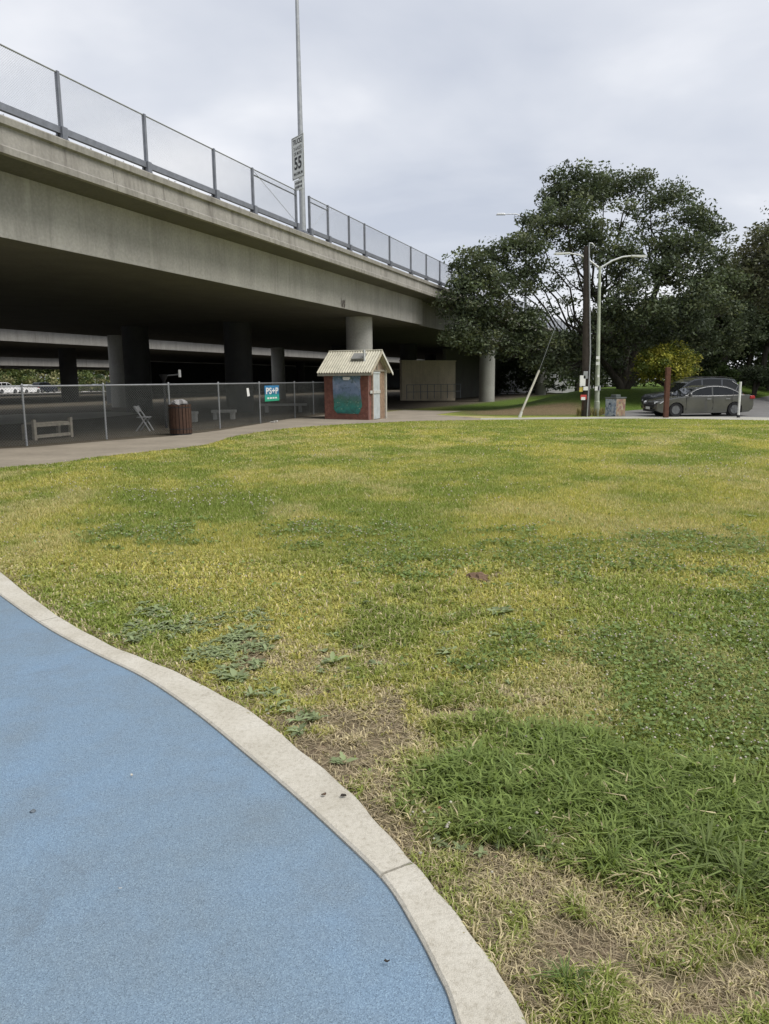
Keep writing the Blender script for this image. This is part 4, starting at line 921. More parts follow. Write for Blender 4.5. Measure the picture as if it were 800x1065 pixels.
# brown timber post with a small sign, thin white marker
pb = Vector(gp(692.5, 434.6)); zt = aty(692.5, 382, pb.y)[2]
t = thing('timber_post', 'square red brown timber post with a small sign before cars', 'post', pb)
MB().box((pb.x, pb.y, (pb.z + zt) / 2 - .05), (0.20, 0.20, zt - pb.z + .1)).build('post', WOOD_RED, t, bevel=0.012)
q = aty(696.6, 389, pb.y); MB().box((q[0] + .01, q[1], q[2]), (0.12, 0.03, 0.5), ((.5, .86, 0), (-.86, .5, 0), (0, 0, 1))).build('sign_plate', SIGNW, t)
pb = Vector(gp(768, 434.6)); zt = aty(768, 397, pb.y)[2]
t = thing('marker_post', 'slim white marker post standing behind the grey sedan tail', 'post', pb)
mb = MB(); mb.tube([pb - UZ * .1, (pb.x, pb.y, zt)], [0.05, 0.05], 10); mb.build('post', plain('marker_white', (0.62, 0.62, 0.60), 0.5), t, smooth=True)
mb = MB(); mb.lathe([(0.075, pb.z), (0.07, pb.z + .13)], (pb.x, pb.y, 0), 12); mb.build('base', BLACK, t)

# ------------------------------------------------------------------ cars
def carpaint(name, c, metal=0.3): 
    b = NB(name); n = b.noise(b.pos(obj=True), 2.0, 3)
    return b.bsdf(b.ramp(n, [(0.3, tuple(q * .85 for q in c)), (0.7, tuple(q * 1.15 for q in c))]), 0.26, metal, None, 0.5, **{'Coat Weight': 0.6, 'Coat Roughness': 0.06})
b = NB('car_glass'); GLASS = b.bsdf(b.ramp(b.noise(b.pos(obj=True), 2, 2), [(0.3, (0.006, 0.007, 0.007)), (0.7, (0.012, 0.013, 0.013))]), 0.05, 0, None, 0.45)
TYRE = plain('tyre', (0.018, 0.018, 0.019), 0.9, obj=True); RIM = plain('alloy', (0.17, 0.175, 0.18), 0.4, 0.6, 0.1, obj=True); CHROME = plain('chrome_trim', (0.24, 0.245, 0.25), 0.45, 0.5, 0.1, obj=True)
HEADL = plain('headlamp', (0.66, 0.68, 0.70), 0.12, 0.1, 0.1, obj=True); TAILL = plain('tail_lamp', (0.30, 0.02, 0.02), 0.2, 0, 0.1, obj=True); DARKPL = plain('dark_trim', (0.02, 0.02, 0.021), 0.6, obj=True)
def car(name, label, cat, loc, rz, paint, L, Wd, Hh, kind='sedan', group=None, detail=True):
    """built nose to -x, standing at the origin"""
    t = thing(name, label, cat, loc, rz, group); h = Wd / 2
    k = L / 4.7; rw = 0.325 if kind == 'sedan' else 0.365
    fx, rx_ = -L / 2 + 0.93 * k, L / 2 - 0.98 * k
    if kind == 'sedan':
        topl = [(-2.30, .50), (-2.27, .66), (-2.10, .745), (-1.55, .86), (-1.05, .925), (-0.2, .94), (0.8, .965), (1.55, .985), (2.05, .985), (2.28, .95), (2.34, .78), (2.35, .55), (2.30, .32)]
        cab = [(-1.08, .92), (-0.42, 1.30), (0.05, 1.41), (0.50, 1.435), (0.95, 1.39), (1.30, 1.27), (1.86, .98)]
    else:
        topl = [(-2.30, .55), (-2.28, .80), (-2.12, .93), (-1.5, 1.02), (-1.05, 1.06), (0, 1.08), (1.0, 1.10), (2.0, 1.12), (2.28, 1.08), (2.34, .80), (2.34, .45)]
        cab = [(-1.12, 1.05), (-0.55, 1.52), (-0.2, 1.68), (0.5, 1.735), (1.3, 1.71), (1.85, 1.64), (2.22, 1.10)]
    zs = Hh / (1.435 if kind == 'sedan' else 1.735)
    topl = [(x * k, z * zs) for x, z in topl]; cab = [(x * k, z * zs) for x, z in cab]
    def arch(cx, n=9, r=rw + .055): return [(cx + r * math.cos(math.pi * i / (n - 1)), max(.165, rw + r * math.sin(math.pi * i / (n - 1))) if 0 < i < n - 1 else .165) for i in range(n)]
    prof = topl + [(L / 2 - .25 * k, .20)] + arch(rx_) + arch(fx) + [(-2.10 * k, .20), (-2.28 * k, .28)]
    # body side: section bulges at the waist and tucks in at the nose and tail
    zmax = max(z for _, z in topl); secs = [(-h + .035, .965), (-h, 1.0), (h, 1.0), (h - .035, .965)]
    def wof(x): e_ = abs(x) / (L / 2); return 1 - 0.16 * max(0, (e_ - .72) / .28) ** 2
    mb = MB(); V_ = []; n = len(prof)
    def pt(x, z, side, lay):
        f_ = wof(x); yb = h * f_
        zz_ = z
        if lay == 0: return (x, side * (yb - .075), zz_)          # inner cap edge
        tuck = 0.05 * max(0, (z - .62) / .45) ** 1.5 + 0.035 * max(0, (.42 - z) / .22)
        return (x, side * (yb - tuck), zz_ if lay == 1 else zz_)
    ctr = (0.0, .55)
    def inset(x, z, d): return (x - d * math.copysign(min(1, abs(x) / (L / 2)) , x) * .6, z - d * (1 if z > .5 else -.0))
    layers = []
    for side in (-1, 1):
        outer = [pt(*inset(x, z, .028), side, 1) for x, z in prof]; shoulder = [pt(x, z, side, 0) for x, z in prof]
        layers.append((outer, shoulder))
    P = layers[0][0] + layers[0][1] + layers[1][1] + layers[1][0]
    Fc = []
    for q in range(3):
        for i in range(n): Fc.append((q * n + i, q * n + (i + 1) % n, (q + 1) * n + (i + 1) % n, (q + 1) * n + i))
    mb.add(P, Fc + [tuple(range(n - 1, -1, -1)), tuple(3 * n + i for i in range(n))])
    body = mb.build('body', paint, t, smooth=True, local=True)
    # cabin
    rw_ = h - .20; bw = h - .075
    def cw(z): z0, z1 = cab[0][1], max(q[1] for q in cab); return bw - (bw - rw_) * min(1, (z - z0) / (z1 - z0)) ** 1.2
    mb = MB(); m = len(cab); P = [(x, -cw(z), z - (.015 if i in (0, m - 1) else 0)) for i, (x, z) in enumerate(cab)] + [(x, cw(z), z - (.015 if i in (0, m - 1) else 0)) for i, (x, z) in enumerate(cab)]
    mb.add(P, [tuple(range(m)), tuple(range(2 * m - 1, m - 1, -1))] + [(i, i + m, (i + 1) % m + m, (i + 1) % m) for i in range(m)])
    roof = mb.build('cabin', paint, t, smooth=True, local=True)
    # glass: side panes, screen, rear window
    def cabz(x):
        for (x0, z0), (x1, z1) in zip(cab[:-1], cab[1:]):
            if x0 <= x <= x1: return z0 + (z1 - z0) * (x - x0) / (x1 - x0)
        return cab[0][1]
    z0 = cab[0][1] + .035
    if kind == 'sedan': spans = [(-0.88 * k, 0.28 * k), (0.36 * k, 1.30 * k), (1.33 * k, 1.62 * k)]
    else: spans = [(-0.92 * k, 0.12 * k), (0.20 * k, 1.15 * k), (1.23 * k, 2.0 * k)]
    for side in (-1, 1):
        for xa, xb in spans:
            xs = [xa + (xb - xa) * i / 6 for i in range(7)]
            tp = [(x, max(z0 + .02, cabz(x) - .075)) for x in xs]; poly = [(xa, z0)] + tp + [(xb, z0 + .01)]
            q = [(x, side * (cw(z) + .006), z) for x, z in poly]
            MB().prism(q if side < 0 else q[::-1], (0, side * .004, 0)).build('side_window', GLASS, roof, local=True)
        if detail:
            line = [(-1.0 * k, z0 - .03)] + [(spans[0][0] + (spans[-1][1] - spans[0][0]) * i / 12, 0) for i in range(13)]
            line = [(x, max(z0, cabz(x) - .055)) for x, _ in line] + [(spans[-1][1] + .05, z0)]
            mb = MB(); mb.tube([(x, side * (cw(z) + .012), z) for x, z in line], 0.011 if kind == 'sedan' else .006, 5); mb.build('window_trim', CHROME if kind == 'sedan' else DARKPL, roof, local=True)
            mb = MB(); mb.tube([(x, side * (cw(z0) + .014), z0 - .012 + .012 * (x / L + .5)) for x in np.linspace(-.95 * k, spans[-1][1] + .04, 8)], 0.010 if kind == 'sedan' else .006, 5); mb.build('belt_trim', CHROME if kind == 'sedan' else DARKPL, roof, local=True)
            for x_ in (-0.95 * k, 0.32 * k, 1.22 * k):
                MB().box((x_, side * (h - .004), .60 * zs), (0.012, 0.012, .55)).build('door_seam', DARKPL, body, local=True)
            for x_ in (0.12 * k, 1.02 * k): MB().box((x_, side * (h + .002), .80 * zs), (0.20, 0.03, 0.03)).build('door_handle', CHROME if kind == 'sedan' else paint, body, local=True, bevel=.008)
            MB().box((-0.80 * k, side * (h + .06), z0 + .06), (0.12, 0.20, 0.13), None, .8).build('mirror', paint, t, local=True, bevel=.03)
        q = Vector((-L / 2 + .30, side * (h * .80), .66 * zs)); MB().prism([(-L / 2 + .045, side * h * .60, .60 * zs), (-L / 2 + .05, side * h * .60, .70 * zs), (-L / 2 + .42, side * (h * .965), .76 * zs), (-L / 2 + .22, side * (h * .955), .62 * zs)][::int(-side)], (-.012, side * .012, .0)).build('headlight', HEADL, t, local=True)
        MB().box((L / 2 - .13, side * (h * .86), .86 * zs), (0.26, 0.16, 0.15), None, .9).build('tail_light', TAILL, t, local=True, bevel=.03)
    def across(i0, i1, inset_, nm):
        (x0, z0_), (x1, z1_) = cab[i0], cab[i1]; d = Vector((x1 - x0, 0, z1_ - z0_)); nn = Vector((-d.z, 0, d.x)).normalized()
        if nn.z < 0: nn = -nn
        a_ = Vector((x0, 0, z0_)) + d * .10; b_ = Vector((x0, 0, z0_)) + d * .93
        MB().prism([a_ + Vector((0, -cw(a_.z) + inset_, 0)), a_ + Vector((0, cw(a_.z) - inset_, 0)), b_ + Vector((0, cw(b_.z) - inset_, 0)), b_ + Vector((0, -cw(b_.z) + inset_, 0))], nn * .012).build(nm, GLASS, roof, local=True)
    if kind != 'sedan' and detail:
        for side in (-1, 1):
            mb = MB(); mb.tube([(x * k, side * (rw_ - .02), cabz(x * k) + .05) for x in (-.1, .3, .8, 1.3, 1.75)], 0.016, 6); mb.build('roof_rail', DARKPL, roof, local=True)
            mb = MB(); q_ = [(spans[-1][1] - .30, cabz(1.7 * k) - .10), (spans[-1][1] + .02, z0 + .28), (spans[-1][1] - .12, z0 + .02)]; mb.tube([(x, side * (cw(z) + .016), z) for x, z in q_], 0.02, 6); mb.build('pillar_trim', CHROME, roof, local=True)
    MB().box(((fx + rx_) / 2, 0, .27), (rx_ - fx - 2 * rw - .16, Wd - .16, .16)).build('underbody', DARKPL, t, local=True)
    MB().box((0, 0, .30), (L - 1.0, Wd - .62, .20)).build('chassis', DARKPL, t, local=True)
    across(0, 1, .09, 'windscreen'); across(len(cab) - 2, len(cab) - 1, .09, 'rear_window')
    MB().box((-L / 2 + .02, 0, .50 * zs), (0.06, h * 1.0, .17)).build('grille', DARKPL, t, local=True, bevel=.02)
    MB().box((-L / 2 + .03, 0, .30 * zs), (0.08, h * 1.2, .12)).build('lower_intake', DARKPL, t, local=True, bevel=.02)
    if detail: MB().box((-L / 2 - .015, 0, .40 * zs), (0.02, .42, .12)).build('number_plate', SIGNW, t, local=True)
    for cx in (fx, rx_):
        for side in (-1, 1):
            yc = side * (h - .12)
            mb = MB(); mb.lathe([(rw * .62, -.10), (rw * .93, -.105), (rw, -.075), (rw, .075), (rw * .93, .105), (rw * .62, .10)], (cx, yc, rw), 24, 'y', False); ty = mb.build('wheel', TYRE, t, smooth=True, local=True)
            mb = MB(); mb.lathe([(rw * .64, side * .085), (rw * .60, side * .10), (rw * .54, side * .07), (0.02, side * .055)], (cx, yc, rw), 24, 'y')
            for i in range(5):
                w = 2 * math.pi * i / 5; mb.box((cx + math.cos(w) * rw * .33, yc + side * .085, rw + math.sin(w) * rw * .33), (rw * .56, 0.03, .05), ((math.cos(w), 0, math.sin(w)), (0, 1, 0), (-math.sin(w), 0, math.cos(w))))
            mb.build('rim', RIM, ty, smooth=False, local=True)
            mb = MB(); mb.lathe([(rw + .05, 0), (rw + .05, -side * .12)], (cx, side * (h - .10), rw), 18, 'y'); mb.build('wheel_well', DARKPL, t, local=True)
    return t
SED = carpaint('grey_car_paint', (0.075, 0.075, 0.072)); SUVP = carpaint('black_car_paint', (0.055, 0.06, 0.066)); WCAR = carpaint('white_car_paint', (0.75, 0.75, 0.75), 0); DCAR = carpaint('dark_blue_car_paint', (0.03, 0.035, 0.05))
ys = gp(720, 433.5)[1] + .92; xs_ = (726.5 - 400) / 811 * ys
car('sedan', 'dark grey sedan with chrome window trim parked beyond the lawn', 'car', (xs_ + .05, ys, gz(xs_, ys) + .012), R(5), SED, 4.80, 1.84, 1.44)
ys = ys + 3.2; xs_ = (721 - 400) / 811 * ys
car('suv', 'black sport utility car parked behind the grey sedan', 'car', (xs_, ys, gz(xs_, ys) + .012), R(4), SUVP, 4.75, 1.92, 1.78, 'suv')
# cars far beyond the overpasses
for px, s_, lab, pm, kd in ((30, 'x', 'white car on the bright street beyond the overpasses', WCAR, 'sedan'), (5, 'x', 'white van like car at the sunlit street beyond overpasses', WCAR, 'suv'), (47, 'x', 'dark blue car parked on the bright far street', DCAR, 'suv'), (103, 'x', 'dark car in front of sunny hedge between far columns', DCAR, 'sedan')):
    hv = fascia_hit(px, 410, 96.0); car('parked_car', lab, 'car', (hv.x, hv.y, 0.03), math.atan2(DV.y, DV.x) + math.pi, pm, 4.6 if kd == 'sedan' else 4.9, 1.85, 1.5 if kd == 'sedan' else 1.9, kd, detail=False)

# ------------------------------------------------------------------ trees
def leaf_cards(C, size, rng, colr, flat=0.0, aspect=0.55):
    """diamond leaves at the points C"""
    n = len(C); nrm = rng.normal(size=(n, 3)); nrm[:, 2] += flat; nrm /= np.linalg.norm(nrm, axis=1)[:, None]
    r_ = rng.normal(size=(n, 3)); a = np.cross(nrm, r_); a /= np.linalg.norm(a, axis=1)[:, None]; b_ = np.cross(nrm, a)
    s_ = (size * rng.uniform(.6, 1.25, n))[:, None]
    V_ = np.stack([C - a * s_, C - b_ * s_ * aspect, C + a * s_, C + b_ * s_ * aspect], 1).reshape(-1, 3)
    return V_, np.repeat(colr, 4, 0)
def tree(name, label, cat, base, lobes, nclump, nleaf, lsize, palette, seed, forks=None, trunk_r=0.5, group=None, limb_col=BARK, clump_r=0.5, twigs=True, shell=0.55):
    """lobes: (x,y,z,rx,rz). Limbs run from the trunk into each lobe, twigs to leaf clumps on its outside."""
    rng = np.random.default_rng(seed); base = np.array(base, float); t = thing(name, label, cat, base, 0, group)
    mb = MB(); forks = forks or [base + [0, 0, 1.8]]
    for f_ in forks:
        f_ = np.array(f_, float); mid = (base + f_) / 2 + rng.uniform(-.12, .12, 3)
        mb.tube([base - [0, 0, .3], base + (mid - base) * .3, mid, f_], [trunk_r * 1.35, trunk_r, trunk_r * .85, trunk_r * .7], 10)
    LV = []; LC = []; pal = np.array(palette)
    for (lx, ly, lz, rx, rz) in lobes:
        c = np.array([lx, ly, lz]); f_ = np.array(min(forks, key=lambda q: np.linalg.norm((np.array(q) - c) * [1, 1, .6])), float)
        m1 = f_ * .6 + c * .4 + np.array([0, 0, -.08 * np.linalg.norm(c - f_)]) + rng.uniform(-.25, .25, 3); r0 = trunk_r * .42
        wl_ = min(.45, .07 * np.linalg.norm(c - f_)); m2_ = f_ * .25 + c * .75 + rng.uniform(-.2, .2, 3)
        mb.tube([f_, (f_ + m1) / 2 + rng.uniform(-wl_, wl_, 3), m1, (m1 + m2_) / 2 + rng.uniform(-wl_, wl_, 3), m2_, c], [r0, r0 * .8, r0 * .62, r0 * .5, r0 * .38, r0 * .2], 6)
        n = max(4, int(nclump * (rx * rx) / 3.2))
        d = rng.normal(size=(n, 3)); d /= np.linalg.norm(d, axis=1)[:, None]; d[:, 2] = np.where(d[:, 2] < -.45, -d[:, 2], d[:, 2])
        rad = shell + (1.08 - shell) * rng.random(n) ** .6
        P = c + d * rad[:, None] * [rx, rx, rz]
        if twigs:
            for q in P[: max(3, n // 4)]: mb.tube([c, c * .45 + q * .55 + rng.uniform(-.15, .15, 3), q], [r0 * .22, r0 * .14, r0 * .06], 4, False)
        tone = rng.uniform(.62, 1.38, n); ci = rng.integers(0, len(pal), n)
        m = nleaf; cr_ = clump_r * rng.uniform(.6, 1.35, n)
        off = rng.normal(size=(n, m, 3)); ol = np.linalg.norm(off, axis=2, keepdims=True); off *= np.minimum(1, 1.55 / ol) * [1, 1, .55]; off *= (cr_ * .56)[:, None, None]
        C = (P[:, None, :] + off).reshape(-1, 3); lt_ = np.repeat(tone, m) * rng.uniform(.75, 1.25, n * m)
        cc = pal[np.repeat(ci, m)] * lt_[:, None]
        V_, c4 = leaf_cards(C, lsize, rng, cc, 1.1); LV.append(V_); LC.append(c4)
    LV = np.concatenate(LV); LC = np.concatenate(LC); Fq = np.arange(len(LV)).reshape(-1, 4)
    mb.build('trunk', limb_col, t, smooth=True)
    o = link('crown', arr_mesh('crown', LV, Fq, 4, LC), LEAF, t); return t
def plobe(px, py, rpx, depth, sq=0.85):
    c = aty(px, py, depth); r_ = rpx * depth / 811; return (c[0], c[1], c[2], r_, r_ * sq)
OAKP = [(0.082, 0.104, 0.058), (0.094, 0.118, 0.064), (0.070, 0.090, 0.054), (0.112, 0.128, 0.066)]
D0 = 48.5
oak_px = [(600, 200, 32, 0), (580, 214, 20, 1), (628, 206, 26, 2), (657, 196, 20, 0), (560, 240, 20, -1), (590, 238, 34, -2), (697, 212, 22, 1), (712, 232, 24, -1), (738, 246, 20, 0), (652, 222, 10, -2),
          (517, 270, 19, -3), (545, 268, 28, -3), (492, 280, 22, -4), (480, 300, 20, -5), (470, 322, 16, -5), (505, 300, 28, -4.5), (535, 300, 26, -3), (552, 286, 14, -1), (492, 330, 24, -5), (520, 335, 26, -4), (548, 335, 22, -3), (478, 350, 16, -5.5), (505, 358, 18, -4.5), (535, 362, 20, -3.5), (562, 360, 22, -3), (588, 356, 14, -1),
          (620, 262, 26, -3), (650, 272, 24, -2), (604, 258, 14, 2), (645, 292, 16, 0), (690, 262, 20, -2), (716, 262, 24, -3), (742, 272, 20, -1), (756, 296, 18, -1), (690, 290, 26, -3), (722, 300, 26, -3), (660, 310, 24, -4), (640, 335, 24, -3), (680, 330, 26, -4), (712, 335, 26, -3), (745, 330, 24, -2), (765, 330, 18, 0), (655, 358, 20, -2), (690, 362, 20, -2), (575, 382, 17, -2), (595, 372, 18, -1), (605, 390, 12, 0), (628, 368, 20, 0), (725, 360, 22, -1), (752, 362, 20, 0), (640, 383, 14, 2), (474, 354, 15, -5.5), (494, 364, 13, -5), (556, 378, 15, -3), (770, 300, 14, 0), (772, 352, 18, 1), (735, 382, 14, 1),
          (576, 300, 7, 1), (592, 316, 7, 0), (604, 298, 8, 2), (612, 330, 8, 1), (570, 322, 8, -1), (598, 334, 7, 1), (622, 306, 8, 2), (660, 226, 8, 0), (668, 246, 8, 1), (655, 250, 8, -1), (677, 214, 8, 0), (676, 234, 7, 2), (646, 240, 8, 1), (586, 286, 8, 1), (632, 318, 9, 0)]
lob = []
for (px, py, r_, dd) in oak_px: lob.append(plobe(px, py, r_, D0 + dd))
ob_ = np.array([aty(648, 404, D0 + 2)[0], D0 + 2, 0]); ob_[2] = gz(ob_[0], ob_[1])
fk = [np.array([ob_[0] - 2.2, D0 + 1, ob_[2] + 2.4]), np.array([ob_[0] + .3, D0 + 2.2, ob_[2] + 4.2]), np.array([ob_[0] + 2.6, D0 + 1.5, ob_[2] + 2.8]), np.array([ob_[0] - 1.6, D0 + 2.5, ob_[2] + 5.5]), np.array([ob_[0] + 2.0, D0 + 2.2, ob_[2] + 6.5])]
tree('oak_tree', 'huge spreading dark green oak with many trunks beside the overpass', 'tree', ob_, lob, 62, 54, 0.105, OAKP, 5, fk, 0.25, clump_r=0.72, shell=0.3)
# other trees
def auto_lobes(c, Rx, Rz, n, seed, r0=0.42):
    rng = np.random.default_rng(seed); L = []
    for i in range(n):
        d = rng.normal(size=3); d /= np.linalg.norm(d); d[2] = abs(d[2]) * 1.2 - .35
        q = rng.uniform(.45, .8); L.append((c[0] + d[0] * Rx * q, c[1] + d[1] * Rx * q, c[2] + d[2] * Rz * q, Rx * r0 * rng.uniform(.75, 1.2), Rz * r0 * rng.uniform(.7, 1.1)))
    return L
def simple_tree(name, label, px, depth, py_top, rpx, pal, seed, n=12, nclump=20, nleaf=34, lsize=.13, cat='tree', low=1.2, group=None, twigs=True, cl=.75):
    x = aty(px, 400, depth)[0]; zb = gz(x, depth); zt_ = aty(px, py_top, depth)[2]; Rx = rpx * depth / 811
    zc = zb + low + (zt_ - zb - low) * .5; Rz = (zt_ - zb - low) * .52
    return tree(name, label, cat, (x, depth, zb), auto_lobes((x, depth, zc), Rx, Rz, n, seed), nclump, nleaf, lsize, pal, seed, [np.array([x, depth, zb + max(low, .4) + .6]), np.array([x + .4, depth, zc])], 0.05 * Rx + .05, group, clump_r=cl, twigs=twigs, shell=0.3)
DK = [(0.066, 0.086, 0.044), (0.078, 0.098, 0.050), (0.056, 0.074, 0.042)]; OL = [(0.125, 0.128, 0.076), (0.098, 0.106, 0.062), (0.145, 0.142, 0.084)]; MID = [(0.045, 0.070, 0.020), (0.06, 0.088, 0.026), (0.035, 0.055, 0.018)]
simple_tree('tree', 'olive grey tree with lacy top right of the oak', 812, 50, 198, 64, OL, 21, 20, 40, 40, .12, low=2.0)
simple_tree('tree', 'dense dark tree standing between oak and olive grey tree', 750, 60, 280, 50, DK, 22, 12, 44, 40, .15)
simple_tree('tree', 'dark evergreen tree behind the parked cars', 792, 58, 290, 45, DK, 23, 14, 44, 40, .15, low=.2)
simple_tree('tree', 'dark spreading tree behind the yellow green shrub', 700, 64, 300, 52, DK, 24, 16, 44, 40, .16, low=.2)
simple_tree('tree', 'tall dim tree far behind the oak trunks', 640, 74, 320, 55, DK, 25, 14, 40, 36, .17, low=.6)
simple_tree('tree', 'dim leafy tree at the wall beyond the last column', 600, 84, 345, 36, DK, 26, 9, 20, 30, .17, low=1.5)
simple_tree('tree', 'leafy dim tree filling the view behind marker post', 775, 66, 318, 46, DK, 28, 16, 44, 40, .16, low=.1)
simple_tree('tree', 'broad olive tree at the outer end of the road', 880, 56, 225, 70, OL, 27, 16, 32, 36, .13)
def bush(name, label, px, depth, py_top, rpx, pal, seed, **kw): return simple_tree(name, label, px, depth, py_top, rpx, pal, seed, cat='shrub', low=0.05, **kw)
YG = [(0.26, 0.255, 0.040), (0.17, 0.19, 0.034), (0.32, 0.30, 0.048), (0.09, 0.12, 0.028)]
bush('shrub', 'rounded yellow green shrub glowing in front of the dark trees', 692, 45.5, 352, 32, YG, 31, n=26, nclump=110, nleaf=50, lsize=.075, cl=.45)
bush('shrub', 'green shrub just right of the yellow green shrub', 742, 50, 372, 24, MID, 32, n=9, nclump=110, nleaf=40, lsize=.085, cl=.45)
bush('shrub', 'dark leafy shrub beside the outer trees behind cars', 785, 52, 378, 26, DK, 33, n=9, nclump=110, nleaf=40, lsize=.085, cl=.45)
bush('shrub', 'low pale green shrub at road edge behind the marker post', 800, 55, 392, 20, MID, 34, n=8, nclump=110, nleaf=40, lsize=.085, cl=.45)
SUNNY = [(0.10, 0.13, 0.04), (0.15, 0.17, 0.06), (0.05, 0.075, 0.03), (0.22, 0.21, 0.10)]
for i, (px, v_, top, r_) in enumerate([(-12, 112, 360, 26), (18, 110, 372, 24), (45, 114, 362, 26), (70, 112, 366, 22), (95, 116, 364, 22), (118, 112, 372, 18), (-45, 114, 366, 24)]):
    hv = fascia_hit(px, 410, v_); labs = ['bright green tree', 'pale sunny tree', 'rounded green tree', 'leafy light tree', 'yellowish green tree', 'small green tree', 'broad green tree']
    simple_tree('tree', labs[i] + ' beyond the far street, seen under the overpasses', px, hv.y, top, r_, SUNNY, 50 + i, n=12, nclump=11, nleaf=40, lsize=.30, low=.3, cl=1.4, group='sunlit trees beyond the overpasses', twigs=False)
hv1 = fascia_hit(84, 415, 90); hv2 = fascia_hit(116, 415, 90)
L_ = [((hv1.x * (1 - k) + hv2.x * k), (hv1.y * (1 - k) + hv2.y * k), .55, 1.3, .65) for k in np.linspace(0, 1, 7)]
tree('hedge', 'low bright green hedge between the far columns', 'hedge', (hv1.x, hv1.y, 0), L_, 26, 30, .12, SUNNY, 61, [np.array([hv1.x, hv1.y, .4])], .08)
def hedge_row(label, P0, P1, n, rx, rz, pal, seed, ls, h0=.5, nc=14):
    P0 = Vector(P0); P1 = Vector(P1); L_ = []; rr = random.Random(seed)
    for i in range(n):
        q = P0.lerp(P1, i / (n - 1)); z = gz(q.x, q.y); L_.append((q.x, q.y + rr.uniform(-.6, .6), z + rz * h0 * rr.uniform(.7, 1.2), rx * rr.uniform(.8, 1.2), rz * rr.uniform(.7, 1.15)))
    m = P0.lerp(P1, .5); z = gz(m.x, m.y); tree('hedge', label, 'hedge', (m.x, m.y, z), L_, nc, 34, ls, pal, seed, [np.array([P0.lerp(P1, k / 4).x, P0.lerp(P1, k / 4).y, gz(P0.lerp(P1, k / 4).x, P0.lerp(P1, k / 4).y) + .3]) for k in range(5)], .06, twigs=False, clump_r=1.1, shell=.2)
hedge_row('tall rough hedge behind the far street under the overpasses', fascia_hit(-70, 410, 107), fascia_hit(160, 410, 107), 22, 2.6, 2.6, SUNNY, 71, .26)
hedge_row('long dark hedge closing the view behind the parked cars', (19, 70, 0), (50, 66, 0), 14, 2.6, 3.4, DK, 72, .22)
hedge_row('dim hedge along the wall far behind the oak', (13, 96, 0), (34, 82, 0), 12, 2.4, 3.2, DK, 73, .24)
# belts of trees that close the horizon
k = 0
for px, depth, top, r_ in [(470, 150, 372, 30), (530, 140, 360, 34), (590, 130, 352, 34), (660, 120, 330, 40), (740, 110, 330, 44), (830, 100, 320, 48), (930, 95, 300, 60)]:
    simple_tree('tree', 'hazy dark tree in the belt closing the horizon behind the oak', px, depth, top, r_, DK, 80 + k, n=12, nclump=9, nleaf=36, lsize=.34, low=.2, cl=1.5, group='tree belt behind the oak', twigs=False); k += 1

